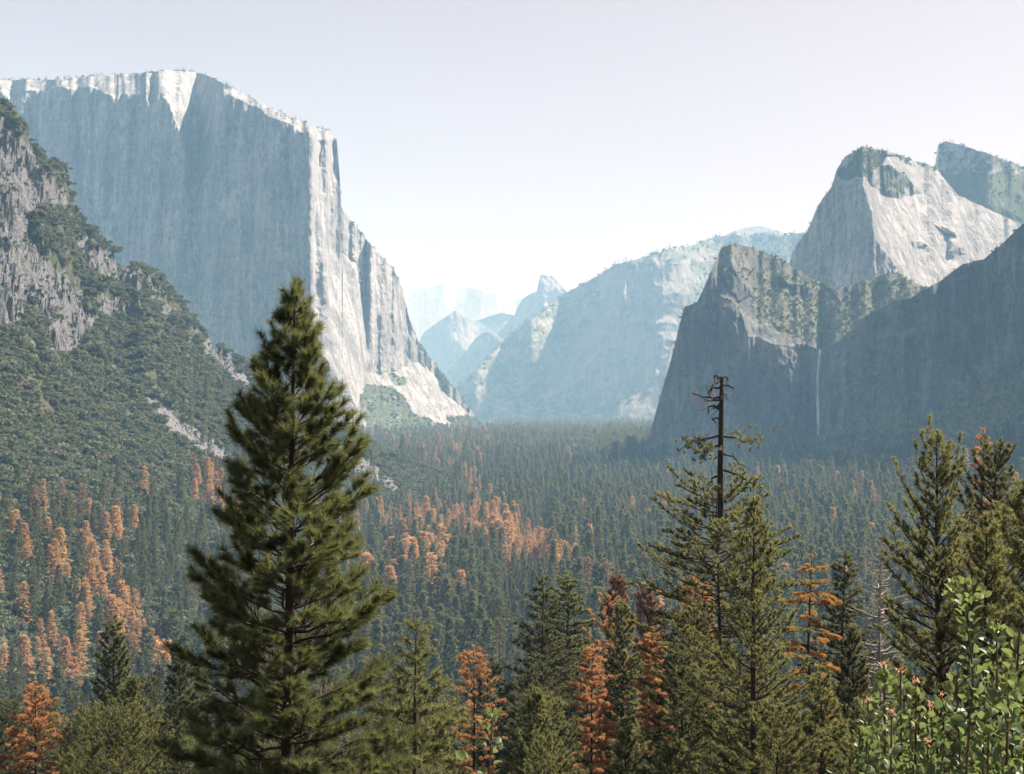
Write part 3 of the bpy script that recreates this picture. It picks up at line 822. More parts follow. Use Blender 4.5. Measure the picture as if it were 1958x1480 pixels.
DEADZ = [   # (share of dead trees, brown share, polygon in the photo, group)
    (.8, .06, [(-60, 1110), (60, 1120), (95, 1020), (180, 1040), (250, 1100), (260, 1190), (150, 1210), (60, 1270), (-60, 1290)], "lower"),
    (.8, .05, [(40, 1200), (150, 1170), (325, 1220), (330, 1340), (150, 1330), (40, 1280)], "lower"),
    (.5, .1, [(0, 1020), (40, 1030), (50, 1110), (0, 1110)], "lower"),
    (.8, .4, [(150, 765), (215, 760), (260, 800), (330, 830), (430, 880), (440, 985), (340, 970), (250, 890), (150, 850)], "slope"),
    (.42, .35, [(0, 920), (280, 930), (290, 1040), (0, 1020)], "slope"),
    (.88, .05, [(690, 965), (790, 960), (900, 965), (1010, 1000), (1098, 1045), (1092, 1090), (980, 1080), (900, 1035), (760, 1020), (690, 1010)], "band"),
    (.8, .05, [(740, 1055), (860, 1055), (855, 1115), (750, 1115)], "band"),
    (.5, .55, [(745, 845), (975, 832), (920, 870), (900, 905), (905, 950), (840, 925), (760, 870)], "toe"),
    (.3, .7, [(690, 830), (980, 825), (980, 850), (700, 860)], "toe"),
    (.16, .75, [(1430, 885), (1960, 850), (1960, 960), (1430, 990)], "right"),
    (.35, .4, [(1170, 965), (1235, 965), (1240, 1000), (1180, 1000)], "right"),
    (.03, .5, [(600, 860), (1960, 860), (1960, 1200), (600, 1200)], "right"),
]

def forest_candidates():
    out = []
    d = 470.0
    while d < 9300:
        s = 13.5 if d < 2600 else 13.5 * (d / 2600) ** 1.1
        xs = np.arange(-.43 * d, .43 * d, s)
        n = len(xs)
        x = xs + RNG.uniform(-.48, .48, n) * s
        dd = d + RNG.uniform(-.48, .48, n) * s
        out.append(np.stack([x, dd], -1))
        d += s
    a = np.concatenate(out)
    px = CX + a[:, 0] / a[:, 1] * F; d = a[:, 1]
    z = terrain_z(px, d, True)
    py = HY - z / d * F
    lim = np.interp(px, [-200, 0, 250, 330, 440, 480, 700, 780, 850, 890, 930], [960, 985, 1000, 945, 890, 880, 975, 965, 945, 905, 800])
    onhill = (px < 1055) & (hill_z(px, d, False) > floor_z(px, d) + 2)
    keep = (~onhill) | (py > lim) | ((RNG.random(len(d)) < .07) & (py > lim - 150))
    # clearings and thin spots
    keep &= fbm(a[:, 0] / 60, d / 60, None, 3, 91) > -.36
    dmax = np.interp(px, [600, 700, 930, 960, 1244, 1250, 1300, 1560, 1958, 2200], [4250, 4390, 5400, 9300, 9300, 3150, 3020, 2820, 2350, 2160])
    keep &= d < dmax
    hilltop = np.where(px < 1055, ip(px, CREST_D) * 1.02, 1e9)
    keep &= ~((d > hilltop) & (px < 690))
    px, py, d, z, onhill = px[keep], py[keep], d[keep], z[keep], onhill[keep]
    h = np.clip(RNG.normal(40, 10, len(d)), 14, 62)
    h = np.where(onhill, np.clip(RNG.normal(26, 5, len(d)), 14, 36), h) * np.where(d > 3000, 1.1, 1)
    mid = py - h * .55 / d * F
    kind = np.zeros(len(d), int); zone = np.zeros(len(d), int) - 1
    r1, r2 = RNG.random(len(d)), RNG.random(len(d))
    wx = px + RNG.normal(0, 13, len(px)) + 30 * fbm(px / 50, py / 35, None, 3, 8); wy = mid + RNG.normal(0, 9, len(px)) + 20 * fbm(px / 50, py / 35, None, 3, 18)
    for i, (p, br, poly, g) in enumerate(DEADZ):
        m = inpoly(wx, wy, poly) & (zone < 0)
        zone[m] = i
        thin = np.clip(.95 + .9 * fbm(px / 30, py / 22, None, 3, 210 + i), .12, 1)
        dead = m & (r1 < p * thin)
        kind[dead] = np.where(r2[dead] < br, 2, 1)
    return px, py, d, z, h, kind, zone

px_, py_, d_, z_, h_, kind_, zone_ = forest_candidates()
top_ = HY - (z_ + h_) / d_ * F
vis = (top_ < 1440) & (np.abs(px_ - CX) < 1000)
hide = (px_ > 430) & (px_ < 700) & (d_ < 1500)           # behind the tall pine in front
order = np.argsort(d_)
single = np.zeros(len(d_), bool)
g_ord = [i for i in order if vis[i] and kind_[i] == 0 and not hide[i] and (top_[i] < 1330)][:290]
k_ord = [i for i in order if vis[i] and kind_[i] > 0 and not hide[i]][:290]
single[g_ord] = True; single[k_ord] = True
far_lab = {
    "lower": ("orange dead conifer among green ones low on the left hillside", "orange dead conifers low on the left hillside"),
    "slope": ("brown dead conifer standing in the brush of the left hillside", "brown dead conifers in the hillside brush"),
    "band": ("rust red dead conifer in the long band across the valley forest", "rust red dead conifers in a band across the valley"),
    "toe": ("reddish dead conifer beside the hill's foot far down the valley", "reddish dead conifers beside the foot of the hill"),
    "right": ("single faded dead conifer scattered in the green valley forest", "faded dead conifers scattered in the valley forest"),
}
for i in np.where(single)[0]:
    x = (px_[i] - CX) / F * d_[i]
    s = h_[i] / 35.0
    loc = (x, d_[i], z_[i] - .4)
    rz = RNG.uniform(0, 6.28); w = RNG.uniform(.85, 1.15) * (1.5 if kind_[i] else 1)
    if kind_[i] == 0:
        if px_[i] < 480: la, gr = "dark green conifer of the forest low on the left hillside", "green conifers low on the left hillside"
        else: la, gr = "dark green conifer of the dense forest in the near valley floor", "green conifers on the near valley floor"
        tree_thing("valley_conifer", FAR[RNG.integers(5)], loc, rz, (s * w, s * w, s), la, "tree", gr)
    else:
        la, gr = far_lab[DEADZ[zone_[i]][3]]
        src = DEAD if kind_[i] == 1 else BROWN
        tree_thing("dead_conifer", src[RNG.integers(len(src))], loc, rz, (s * w, s * w, s), la, "tree", gr)
rest = ~single
def rest_of(m, protos, *a, **k):
    j = np.where(m)[0]
    pts = np.stack([(px_[j] - CX) / F * d_[j], d_[j], z_[j] - .4], -1)
    return scatter(a[0], protos, pts, h_[j] / 35.0, RNG.integers(0, len(protos), len(j)), RNG.uniform(0, 6.28, len(j)), *a[1:], **k)
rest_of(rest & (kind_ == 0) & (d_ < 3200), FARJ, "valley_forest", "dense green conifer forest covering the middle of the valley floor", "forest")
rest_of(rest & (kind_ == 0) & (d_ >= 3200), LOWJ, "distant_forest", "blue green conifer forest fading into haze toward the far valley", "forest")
if (rest & (kind_ == 1)).any(): rest_of(rest & (kind_ == 1), DEADJ, "dead_forest", "rust red dead trees dotting the far valley forest", "dead trees")
if (rest & (kind_ == 2)).any(): rest_of(rest & (kind_ == 2), BROWNJ, "faded_forest", "pinkish brown dead trees dotting the far valley forest", "dead trees")

# ------------------------------------------------------------------ brush on the hillside, trees on the mountains
def build_brush():
    n = 46000
    px = RNG.uniform(-60, 960, n)
    t_ = RNG.random(n) ** .8
    d = ip(px, BASE_D) + (ip(px, CREST_D) - ip(px, BASE_D)) * (t_ * 1.01)
    z = hill_z(px, d)
    ok = z > floor_z(px, d) - 1
    py = HY - z / d * F
    rock = pixmask(ROCKY, px, py, 22, 34); tal = pixmask(TALUS, px, py, 9, 22, 9)
    ok &= ~(rock & (RNG.random(n) < .74)) & ~(tal & (RNG.random(n) < .96))
    x = (px - CX) / F * d
    z = z + rock * crag_rise(x, d) * np.interp(px, [-300, 300, 500], [1, .8, .3])
    clump = fbm(x / 30, d / 30, None, 3, 61)
    ok &= clump > RNG.uniform(-.8, .02, n)
    ok_i = ok
    px, d, z, x, py = px[ok], d[ok], z[ok], x[ok], py[ok]
    size = np.clip(RNG.lognormal(1.35, .42, len(d)), 1.5, 8.0) * np.where(rock[ok_i], .5, 1)
    kind = np.where(RNG.random(len(d)) < .84, RNG.integers(0, 4, len(d)), 4)
    B = [bush_mesh("brush_%d" % i, 300 + i, 260, M["brush"], .7 + .1 * i, .2) for i in range(4)] + [bush_mesh("dry_brush", 310, 240, M["brush_tan"], .7, .18)]
    scatter("hillside_brush", B, np.stack([x, d, z - .5], -1), size, kind, RNG.uniform(0, 6.28, len(d)), "grey green chaparral brush covering the left hillside", "brush")
    # boulders of the rubble streaks
    m = 26000
    px = RNG.uniform(190, 800, m); t_ = RNG.random(m)
    d = ip(px, BASE_D) + (ip(px, CREST_D) - ip(px, BASE_D)) * t_
    z = hill_z(px, d); py = HY - z / d * F
    ok = pixmask(TALUS, px, py, 9, 22, 9)
    rng = np.random.default_rng(5)
    RK = []
    for i in range(3):
        v = []
        a = rng.normal(size=(9, 3)); a /= np.linalg.norm(a, axis=1)[:, None]
        import bmesh
        bm = bmesh.new(); [bm.verts.new(p * rng.uniform(.7, 1.1)) for p in a]
        bmesh.ops.convex_hull(bm, input=bm.verts)
        me = bpy.data.meshes.new("boulder_%d" % i); bm.to_mesh(me); bm.free()
        me.materials.append(M["boulder"]); RK.append(me)
    x = (px - CX) / F * d
    k = ok.sum()
    scatter("talus_rocks", RK, np.stack([x[ok], d[ok], z[ok]], -1), RNG.uniform(.4, 1.7, k), RNG.integers(0, 3, k), RNG.uniform(0, 6, k), "grey broken rubble in streaks down the left hillside", "rubble")

t = NT("boulder_rock")
M["boulder"] = t.done(t.bsdf(t.mix(t.rand(), (.21, .205, .21), (.09, .088, .092)), .95, .1))
build_brush()
vp = np.array(VEGPTS)
MB = [tree_joined("cliff_tree", conifer(200 + i, 35, crown(6 + i, .9, .7), zc=.05, gap=4.5, nb=5, up=(30, -5), curl=.2, sub=1.2, blen=2, nn=4, nl=3.2, nw=1.9, trunk_r=.4, bark_limbs=False, tsides=3), M["needle_far"], M["bark_far"]) for i in range(2)]
BB = bpy.data.meshes
bsh = bush_mesh("cliff_brush", 320, 60, M["brush"], .8, .42)
bsh.transform(__import__("mathutils").Matrix.Scale(17.0, 4))
pick = RNG.choice([0, 1, 2, 2], len(vp))
scatter("cliff_trees", MB + [bsh], vp[:, :3], vp[:, 3] / 35.0, pick, RNG.uniform(0, 6.28, len(vp)), "tiny trees and brush clinging to the ledges and rims of the cliffs", "trees")

# ------------------------------------------------------------------ single trees standing on the slope in front
def near_tree(name, label, px, top, d, radpx, seed, leaf="needle_mid", bark="bark", p=.75, full=260, cat="tree", **kw):
    """A tree whose tip shows at photo pixel (px, top) at distance d; its crown reaches radpx (photo pixels) at full pixels below the tip."""
    gx, gy, gz = ground_pt(px, d)
    k = d / F
    H = (HY - top) * k - gz
    par = dict(zc=.12, gap=.42 + .0024 * d, nb=5.4, up=(48, -5), curl=.4, sub=13, blen=.2 + .0012 * d, nn=64, nl=.13 + .001 * d, nw=max(.018, .00046 * d), trunk_r=.011 * H + .03, fill=(.15, 1), ang=(20, 80), jitter=.3)
    par.update(kw)
    a = radpx * k
    span = H * (1 - par["zc"])
    def rad(t):
        h = (1 - t) * span / k
        return max(a * min(1.0, (h + 3) / full) ** p - par["blen"] * .5, .12)
    data = conifer(seed, H, rad, **par)
    return tree_thing(name, tree_meshes(name, data, M[leaf], M[bark]), (gx, gy, gz), 0, 1.0, label, cat)

def hero_pine():
    d = 20.0
    gx, gy, gz = ground_pt(555, d, .1)
    H = (HY - 545) / F * d - gz
    prof = [(0, 2), (40, 16), (70, 34), (110, 44), (220, 84), (370, 132), (530, 172), (685, 206), (935, 252), (1300, 270), (1600, 230)]
    def rad(t):
        h = (1 - t) * (H - .06 * H) / d * F
        return max(.05, float(np.interp(h, [q[0] for q in prof], [q[1] for q in prof])) / F * d - .13)
    data = conifer(5, H, rad, zc=.06, gap=.33, nb=6.9, up=(50, -6), curl=.5, sub=19, blen=.22, nn=210, nl=.15, nw=.0062, trunk_r=.135, fill=(.22, 1),
                   ang=(22, 62), jitter=.25, bsides=5, tsides=10, subfan=.85, miss=.03)
    tree_thing("tall_pine", tree_meshes("tall_pine", data, M["needle"], M["bark"]), (gx, gy, gz), 0, 1, "tallest foreground pine with bottlebrush needle tufts rising in front of the cliff", "tree")

def brushes_to_mesh(rng, items, nn, nl, nw, a0=25, a1=70):
    p = np.array([i[0] for i in items]); dr = np.array([i[1] for i in items], float)
    dr /= np.linalg.norm(dr, axis=1)[:, None]
    return needles(rng, p, dr, np.array([i[2] for i in items], float), nn, nl, nw, a0, a1)

def snag_top_pine():
    """Pine with a long bare dead top, a few bare limbs with tufts, and a broad live crown below."""
    d, px = 85.0, 1378
    rng = np.random.default_rng(44)
    g = np.array(ground_pt(px, d))
    k = d / F
    def loc(x, y, dy=0.0): return np.array([(x - CX) * k, d + dy, (HY - y) * k]) - g
    H = loc(px, 938)[2]
    prof = [(0, 70), (30, 95), (80, 95), (130, 110), (175, 170), (240, 130), (400, 160), (700, 150)]
    def rad(t): return float(np.interp((1 - t) * H * .8 / k, [q[0] for q in prof], [q[1] for q in prof])) * k
    (tv, tq), (nv, nt) = conifer(61, H, rad, zc=.2, gap=.5, nb=5.6, up=(25, -10), curl=.35, sub=18, blen=.34, nn=60, nl=.2, nw=.04, trunk_r=.27, jitter=.42, miss=.06, leader=False)
    paths = [(np.array([loc(px, 1000), loc(px - 1, 900), loc(px + 1, 800), loc(px + 2, 722)]) , np.array([.2, .19, .165, .11]))]
    items = []
    limbs = [(832, [(1350, 840), (1325, 845), (1310, 852)], 1, 0), (834, [(1405, 836), (1430, 848), (1462, 832)], 1, 1.0), (868, [(1400, 873), (1432, 893)], 0, 1.5), (852, [(1352, 856), (1335, 870)], 1, -1.5),
             (900, [(1395, 900), (1420, 912), (1440, 930)], 1, -1), (910, [(1365, 914), (1358, 930)], 0, 1), (926, [(1362, 928), (1350, 936)], 0, -2),
             (735, [(1400, 738), (1405, 746)], 0, .5), (726, [(1365, 732), (1358, 745)], 0, -1), (722, [(1390, 720), (1400, 728)], 0, 1), (740, [(1362, 740), (1360, 752)], 0, .6), (728, [(1372, 716), (1366, 722)], 0, .4),
             (760, [(1362, 760), (1340, 757), (1326, 752)], 2, .6), (764, [(1360, 768), (1345, 764)], 2, -.6), (754, [(1392, 755)], 0, .6), (778, [(1365, 782)], 0, .4), (802, [(1362, 801)], 0, .3), (772, [(1355, 778), (1350, 792)], 0, -.5)]
    limb_parts = []
    for y0, pts, fol, dy in limbs:
        P3 = [loc(px, y0)] + [loc(x, y, dy * (i + 1) / len(pts)) for i, (x, y) in enumerate(pts)]
        P3 = np.array(P3)
        s = np.linspace(0, 1, len(P3)); ss = np.linspace(0, 1, 8)
        Q = np.stack([np.interp(ss, s, P3[:, j]) for j in range(3)], -1)
        Q[1:-1] += rng.normal(size=(6, 3)) * .05
        paths.append((Q, np.linspace(.085 if fol == 1 or dy else .05, .03, 8)))
        if fol:
            for q in range(34 if fol == 1 else 12):
                b = Q[rng.integers(3 if fol == 1 else 2, 8)] + rng.normal(size=3) * np.array([.38, .5, .28])
                items.append((b, rng.normal(size=3) + np.array([0, 0, .6]), .3, fol))
        for q in range(3):
            b = Q[rng.integers(3, 8)]
            paths.append((np.stack([b, b + rng.normal(size=3) * .35 + np.array([0, 0, -.25])]), np.array([.025, .012])))
    v2, q2 = tubes(paths, 6)
    tq = np.concatenate([tq, q2 + len(tv)]); tv = np.concatenate([tv, v2])
    r = empty("snag_top_pine", tuple(g)); tag(r, "old pine with a long bare dead top standing against the shaded cliff", "tree")
    obj("trunk", mesh_np("snag_top_pine_trunk", tv, quads=tq, mats=[M["bark"]], smooth=True), r)
    gv, gt = brushes_to_mesh(rng, [i for i in items if i[3] == 1], 50, .2, .036)
    nt = np.concatenate([nt, gt + len(nv)]); nv = np.concatenate([nv, gv])
    obj("crown", mesh_np("snag_top_pine_crown", nv, tris=nt, mats=[M["needle_mid"]]), r)
    dv, dt = brushes_to_mesh(rng, [i for i in items if i[3] == 2], 9, .2, .035)
    o = obj("dead_spray", mesh_np("dead_spray", dv, tris=dt, mats=[M["dead_brown"]]), r)
    o["label"] = "faded pink dead needles left near the bare top"

def bare_snag(name, label, px, top, d, limbs, seed, bark, trunk_r, lenpx, bot=None, leaf=None, miss=.1, nn=3, droop=-8, sub=1.2, gap=.45, zc=.3):
    gx, gy, gz = ground_pt(px, d)
    H = (HY - top) / F * d - gz
    a = lenpx / F * d
    data = conifer(seed, H, lambda t: a * min(1, (1 - t) * 3.0 + .15), zc=zc, gap=gap, nb=4.2, up=(25, droop), curl=.3, sub=sub, blen=.2, nn=nn if leaf else 0, nl=.2, nw=.03,
                   trunk_r=trunk_r, jitter=.4, miss=miss, bsides=4, subfan=.5, leader=False)
    # thicker limbs read better at this distance
    return tree_thing(name, tree_meshes(name, data, M[leaf] if leaf else None, M[bark]), (gx, gy, gz), 0, 1, label, "tree")

hero_pine()
snag_top_pine()
near_tree("pine", "narrow bright green pine leaning over the snag-topped pine's trunk", 1440, 955, 62, 135, 71, p=.8, full=520, zc=.05, up=(58, 5), curl=.4, jitter=.3)
near_tree("pine", "broad pine with a knobbly tip, tallest of the pines on the right", 1798, 832, 50, 118, 72, p=.72, full=340, zc=.08, up=(60, 5), curl=.4)
near_tree("pine", "dark rounded pine beside the thin dying tree at the right edge", 1902, 850, 58, 98, 73, "needle_dark", p=.55, full=260, zc=.08, up=(50, 0), curl=.4)
near_tree("pine", "dark pine cut off by the right picture edge", 1985, 905, 46, 100, 74, p=.6, full=300, zc=.08, up=(55, 5), curl=.4)
near_tree("pine", "slim pine with pale green tufts below the tall knobbly pine on the right", 1885, 985, 44, 85, 75, p=.75, full=300, zc=.08, up=(55, 5), curl=.4)
near_tree("dying_pine", "thin dying tree with a few orange tufts on a bare dark pole", 1874, 824, 80, 26, 76, "dead_near", p=.3, zc=.45, nb=3.2, sub=2, up=(20, 0), trunk_r=.2, miss=.35)
near_tree("golden_pine", "golden brown dying pine with a dark trunk and drooping clumps", 1549, 1062, 90, 64, 77, "gold_near", p=.5, full=170, zc=.2, gap=1.3, sub=14, up=(10, -22), curl=-.3, droop=.25, miss=.18, jitter=.4, trunk_r=.3)
near_tree("fir", "dark fir with a browning tip beside the golden brown pine", 1614, 1058, 112, 75, 78, "needle_dark", p=.75, full=230, zc=.05, up=(30, -12), curl=.2)
bare_snag("grey_snag", "pale bare grey snag with upswept naked branches", 1682, 1018, 100, None, 79, "bark_grey", .36, 58, miss=.05, droop=5, zc=.35, leaf="dead_brown")
bare_snag("dark_snag", "thin dark bare snag with crooked twigs right of the snag-topped pine", 1458, 897, 88, None, 80, "bark", .17, 46, miss=.3, droop=-12, zc=.4)
near_tree("fir", "broad dark fir in the lower middle, between two slimmer conifers", 1035, 1105, 140, 92, 81, "needle_dark", p=.7, full=260, zc=.05, up=(35, -15), curl=.25)
near_tree("conifer", "yellowish conifer with an open flat-topped tip behind the broad dark fir", 1088, 1103, 165, 55, 82, "needle_mid", p=.5, full=140, zc=.1, up=(20, -12), curl=.2, miss=.15)
near_tree("pine", "green pine with a thin top just left of the narrow orange tree", 1190, 1150, 125, 58, 83, "needle_mid", p=.6, zc=.08)
near_tree("dying_pine", "half dead pine with scattered orange balls of needles over green branches", 1165, 1140, 128, 48, 84, "dead_near", p=.4, zc=.5, nb=4, sub=4, full=120, miss=.35)
near_tree("orange_pine", "bright orange dead pine in front of the scattered orange pine", 1133, 1236, 110, 52, 85, "dead_near", p=.6, full=170, zc=.15, up=(20, -12), curl=.2, miss=.12, trunk_r=.2)
near_tree("orange_pine", "narrow orange dead tree with short layered branches", 1250, 1205, 112, 34, 86, "dead_near", p=.35, full=120, zc=.3, up=(5, -10), curl=.2, miss=.12, trunk_r=.2)
near_tree("brown_conifer", "brownish conifer top above the narrow orange tree", 1238, 1122, 150, 38, 87, "dead_brown", p=.55, full=110, zc=.4, miss=.15)
near_tree("brown_conifer", "rusty brown conifer behind the broad branches of the snag-topped pine", 1335, 1108, 150, 55, 88, "dead_near", p=.6, full=120, zc=.3, miss=.2)
near_tree("brown_conifer", "olive brown narrow conifer top left of centre of the orange pines", 1178, 1100, 178, 34, 89, "dead_brown", p=.55, full=120, zc=.3)
near_tree("dying_pine", "sparse rust tree with a dark trunk behind the bright leafy sprig", 906, 1240, 98, 56, 90, "dead_near", sub=5, nb=4.4, p=.5, full=170, zc=.2, up=(20, -10), miss=.32, trunk_r=.24)
bare_snag("red_snag", "thin reddish dead snag left of the broad dark fir", 955, 1165, 190, None, 91, "bark", .2, 14, leaf="dead_brown", zc=.2)
near_tree("leaning_pine", "pine with a bare dark pole right beside the tallest pine", 797, 1192, 34, 110, 92, "needle_mid", p=1.5, full=200, zc=.1, up=(25, 0), curl=.35, trunk_r=.12, miss=.2, jitter=.4)
near_tree("orange_pine", "fluffy orange dead conifer in the lower left corner", 66, 1308, 100, 64, 93, "dead_near", p=.6, full=140, sub=12, zc=.1, up=(20, -8), curl=.25, trunk_r=.25)
near_tree("conifer", "yellow-green conifer with a bare lower trunk near the lower left corner", 217, 1190, 150, 42, 94, "needle_mid", p=.5, full=120, zc=.25, miss=.12)
near_tree("pine", "dense green pine between the orange corner conifer and the tallest pine", 258, 1300, 90, 66, 95, "needle_mid", p=.7)
near_tree("pine", "green pine just right of the orange corner conifer", 190, 1345, 105, 52, 96, "needle_mid", p=.7)
near_tree("young_pine", "young pine with pale upright tufts below the broad dark fir", 1025, 1322, 70, 72, 97, "needle_mid", p=.75, up=(60, 10))
near_tree("young_pine", "green pine filling the gap under the two orange pines", 1195, 1395, 70, 75, 98, "needle_mid", p=.75)
near_tree("conifer", "green conifer behind the left shoulder of the tallest pine", 345, 1240, 120, 60, 99, "needle_dark", p=.7)
near_tree("conifer", "dark conifer below the golden brown pine", 1632, 1200, 85, 58, 100, "needle_dark", p=.75, full=240)
near_tree("pine", "green pine in front of the foot of the golden brown pine", 1570, 1280, 66, 80, 101, "needle_mid", p=.75)
near_tree("pine", "broad green pine at the bottom under the snag-topped pine", 1330, 1160, 72, 120, 102, "needle_mid", p=.75, full=330)

# more conifers on the near slope, filling the bottom of the view
FILL = [conifer(400 + i, 22, lambda t, w=w, p=p: w * min(1, (1 - t) * 2.6 + .04) ** p, zc=.08, gap=.7, nb=5.8, up=(42, -10), curl=.3, sub=12, blen=.38, nn=50, nl=.25, nw=.052, trunk_r=.24, jitter=.35, miss=.08)
        for i, (w, p) in enumerate([(3.0, .75), (2.4, .65), (3.4, .85)])]
FILLM = [tree_meshes("slope_conifer", dta, M["needle_mid" if i % 2 else "needle_dark"], M["bark"]) for i, dta in enumerate(FILL)]
LOWM = [tree_meshes("low_pine", conifer(450 + i, 14, lambda t, w=w: w * min(1, (1 - t) * 2.8 + .05) ** .75, zc=.06, gap=.52, nb=5.6, up=(50, 0), curl=.45, sub=11, blen=.3, nn=54, nl=.19, nw=.032, trunk_r=.17, jitter=.35, miss=.06, ang=(20, 75)),
        M["needle_mid"], M["bark"]) for i, w in enumerate((2.3, 1.9, 2.7))]
placed = []
tries = 0
while len(placed) < 150 and tries < 9000:
    tries += 1
    px = RNG.uniform(-40, 2000); d = RNG.uniform(62, 225)
    lowest = np.interp(px, [0, 300, 420, 700, 800, 900, 1000, 1300, 1500, 1700, 1958], [1330, 1290, 1200, 1230, 1290, 1290, 1230, 1240, 1250, 1180, 1100])
    top = RNG.uniform(lowest, 1470)
    g = ground_pt(px, d)
    if any(abs(px - f) < w_ for f, w_ in ((60, 95), (1135, 62), (1250, 55), (906, 60), (1549, 75), (1690, 60), (945, 30))) and d < 130: continue
    H = (HY - top) / F * d - g[2]
    if H < 12 or H > 31: continue
    if any((g[0] - q[0]) ** 2 + (d - q[1]) ** 2 < 22 for q in placed): continue
    placed.append((g[0], d))
    i = RNG.integers(3)
    s = H / 22
    tree_thing("slope_conifer", FILLM[i], g, RNG.uniform(0, 6.28), s, "dark green conifer of the crowd on the near slope along the bottom", "tree", "green conifers on the near slope")

tries = 0; low = []
while len(low) < 34 and tries < 6000:
    tries += 1
    px = RNG.uniform(-20, 1660); d = RNG.uniform(42, 105)
    top = RNG.uniform(1330, 1472)
    if 300 < px < 760: continue
    if any(abs(px - f) < 75 for f in (60, 945)): continue
    if any(abs(px - f) < 60 for f in (1135, 1250, 1549)) and top < 1415: continue
    g = ground_pt(px, d)
    H = (HY - top) / F * d - g[2]
    if H < 10 or H > 24 or any((g[0] - q[0]) ** 2 + (d - q[1]) ** 2 < 14 for q in low): continue
    low.append((g[0], d))
    tree_thing("low_pine", LOWM[RNG.integers(3)], g, RNG.uniform(0, 6.28), H / 14, "sunlit yellow-green pine top just showing at the bottom edge", "tree", "pine tops along the bottom edge")

# ------------------------------------------------------------------ leafy shrubs right in front
def leaf_template():
    rows = [(0, .06), (.12, .32), (.35, .5), (.6, .5), (.82, .36), (.95, .16), (1.0, .03)]
    V = []
    for y, w in rows:
        c = -.28 * (y - .35) ** 2
        V += [(-w, y, .32 * w + c), (0, y, c), (w, y, .32 * w + c)]
    return np.array(V), grid_quads(len(rows), 3)
LT, LQ = leaf_template()

def leaves_mesh(name, items, mat):
    """items: (base, out direction, facing, size, width share, tip colour 0-1)"""
    V, Q, tip = [], [], []
    for k, (b, o, f, s, w, tc) in enumerate(items):
        o = o / np.linalg.norm(o); x = np.cross(o, f); x /= np.linalg.norm(x) + 1e-9; n = np.cross(x, o)
        V.append(b + s * (LT[:, :1] * w * x + LT[:, 1:2] * o + LT[:, 2:3] * n)); Q.append(LQ + k * len(LT)); tip.append(np.full(len(LT), tc))
    return mesh_np(name, np.concatenate(V), quads=np.concatenate(Q), mats=[mat], smooth=True, attrs={"tip": np.concatenate(tip)})

def manzanita(name, label, d, stems, seed, leaf=.028, dens=2.2, budp=.3, root=None, reach=.42):
    """stems: list of (tip px, tip py, big-head flag, depth offset). Stems rise from one root on the ground."""
    rng = np.random.default_rng(seed)
    rx = np.mean([s[0] for s in stems]) if root is None else root
    g = np.array(ground_pt(rx, d, .02))
    r = empty(name, tuple(g)); tag(r, label, "shrub")
    items = []
    for (tx, ty, head, dy) in stems:
        tip = P(tx, ty, d + dy) - g
        L = np.linalg.norm(tip)
        base = np.array([tip[0] * .15 + rng.normal() * .02, rng.normal() * .03, 0])
        s = np.linspace(0, 1, 12)[:, None]
        ctrl = np.array([tip[0] * .85 + rng.normal() * .03, tip[1] * .6, tip[2] * .5])
        pts = (1 - s) ** 2 * base + 2 * s * (1 - s) * ctrl + s ** 2 * tip
        pts[1:-1] += rng.normal(size=(10, 3)) * .006
        v, q = tubes([(pts, np.linspace(.0065, .0022, 12))], 6)
        obj("stem", mesh_np("stem", v, quads=q, mats=[M["stem"]], smooth=True), r)
        cum = np.linalg.norm(np.diff(pts, axis=0), axis=1).cumsum()
        step = .0125 / dens
        n = int(min(reach * 1.3, L) / step)
        for k in range(n):
            back = .01 + k * step                                      # distance below the tip
            sp = 1 - back / L
            if sp < 0: break
            c = np.array([np.interp(sp, np.linspace(0, 1, 12), pts[:, j]) for j in range(3)])
            ax = np.array([np.interp(min(sp + .03, 1), np.linspace(0, 1, 12), pts[:, j]) for j in range(3)]) - np.array([np.interp(sp - .03, np.linspace(0, 1, 12), pts[:, j]) for j in range(3)])
            ax /= np.linalg.norm(ax) + 1e-9
            a = k * 2.4 + rng.normal() * .3
            rd = np.array([np.cos(a), np.sin(a), 0]); rd -= ax * rd.dot(ax)
            young = max(0, 1 - back / .06)
            o = ax * (.75 + 1.0 * young) + rd * .8 + rng.normal(size=3) * .2
            off = rng.random() < (.0 if back < .12 else .35)              # side twig carrying the leaf
            b = c + rd * (.012 + (rng.uniform(.02, .075) if off else 0))
            sz = leaf * (.62 + .38 * min(1, back / .05)) * rng.uniform(.75, 1.15)
            items.append((b, o, np.cross(ax, rd) * rng.choice([-1, 1]) * rng.uniform(.0, 1.2) - rd * .6 + rng.normal(size=3) * .3 + ax * rng.uniform(-.2, .6), sz * rng.uniform(.7, 1.15), rng.uniform(.5, .85), young * rng.uniform(.4, 1)))
        if head:
            for k in range(int(26 * head)):
                a = rng.uniform(0, 6.28); e = rng.uniform(.1, 1.4)
                rd = np.array([np.cos(a) * np.cos(e), np.sin(a) * np.cos(e), np.sin(e)])
                b = tip + np.array([0, 0, -.035]) + rd * .028 * head
                items.append((b, rd + np.array([0, 0, .35]), rng.normal(size=3), leaf * rng.uniform(.5, .8), .7, rng.uniform(.2, .9)))
        if rng.random() < budp:
            bi = []
            for k in range(12):
                a = rng.uniform(0, 6.28)
                rd = np.array([np.cos(a), np.sin(a), rng.uniform(.3, 1.6)])
                bi.append((tip + rng.normal(size=3) * .004, rd, rng.normal(size=3), .0095 * rng.uniform(.7, 1.2), .5, 0))
            obj("bud", leaves_mesh("bud", bi, M["bud"]), r)
    obj("foliage", leaves_mesh("foliage", items, M["leaf"]), r)
    return r

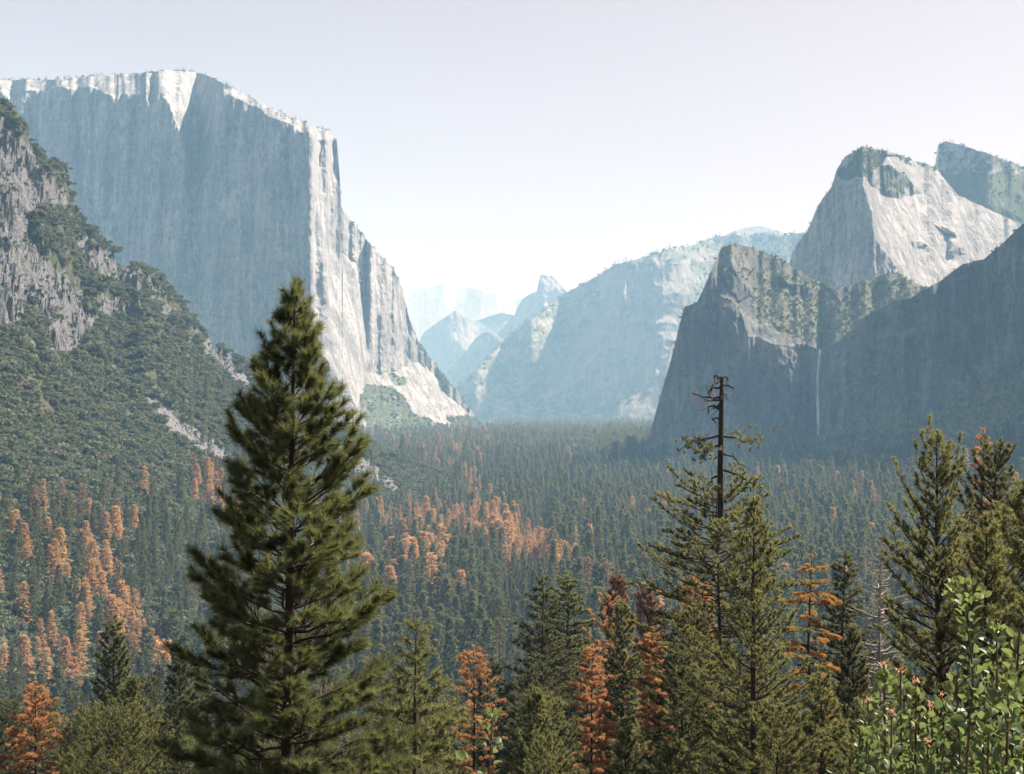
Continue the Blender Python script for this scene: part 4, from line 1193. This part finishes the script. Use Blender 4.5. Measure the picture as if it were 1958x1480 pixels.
manzanita("manzanita", "tallest leafy green shrub with a big bright rosette on top, at the lower right", 3.0,
          [(1845, 1122, 1.5, 0), (1905, 1185, .5, .1), (1950, 1205, 0, -.05), (1985, 1190, 0, .05), (1930, 1290, .6, -.15), (1880, 1265, 0, .2), (1965, 1330, .3, -.2), (1830, 1290, 0, .1), (1890, 1380, .4, -.15), (1960, 1420, 0, -.1), (1845, 1400, .3, .1)],
          1, budp=.1, root=1890)
manzanita("manzanita", "short leafy shrub with two orange bud tips, left of the tall shrub", 3.1,
          [(1690, 1270, .4, 0), (1722, 1283, .3, .05), (1660, 1340, 0, .1), (1705, 1365, 0, -.1)], 2, budp=1, leaf=.027)
manzanita("manzanita", "leafy shrub with pinkish bud tips between the short shrub and the tall one", 3.2,
          [(1752, 1304, .3, 0), (1780, 1352, .3, -.05), (1800, 1330, 0, .1), (1740, 1385, 0, .1), (1775, 1420, .3, -.1)], 3, budp=.9, leaf=.024)
manzanita("manzanita", "lowest yellowish leafy shrub at the left end of the shrubs", 3.2,
          [(1643, 1392, .5, 0), (1662, 1425, .3, .1), (1625, 1450, .2, -.1), (1690, 1430, .3, .1), (1720, 1440, .3, 0)], 4, budp=.5, leaf=.021)
manzanita("leafy_sprig", "single bright green sprig with a yellow tip at the bottom centre", 3.4, [(943, 1352, .35, 0)], 6, leaf=.032, dens=1.2, budp=0)
sh = empty("small_leaved_bush", ground_pt(1650, 7.0), 0, 1.0)
tag(sh, "pale small-leaved bush behind the lowest yellowish shrub", "shrub")
bm_ = bush_mesh("small_leaved_foliage", 333, 5200, M["brush"], 1.0, .02)
obj("foliage", bm_, sh, (0, 0, 0), 0, (.42, .4, 2.75 * .78))
pth = [(np.array([[0, 0, 0], [a * .1, b * .1, .8], [a * .25, b * .25, 1.9]]), np.array([.02, .014, .006])) for a, b in RNG.normal(size=(7, 2))]
v, q = tubes(pth, 5)
obj("stem", mesh_np("small_leaved_stem", v, quads=q, mats=[M["stem"]], smooth=True), sh)
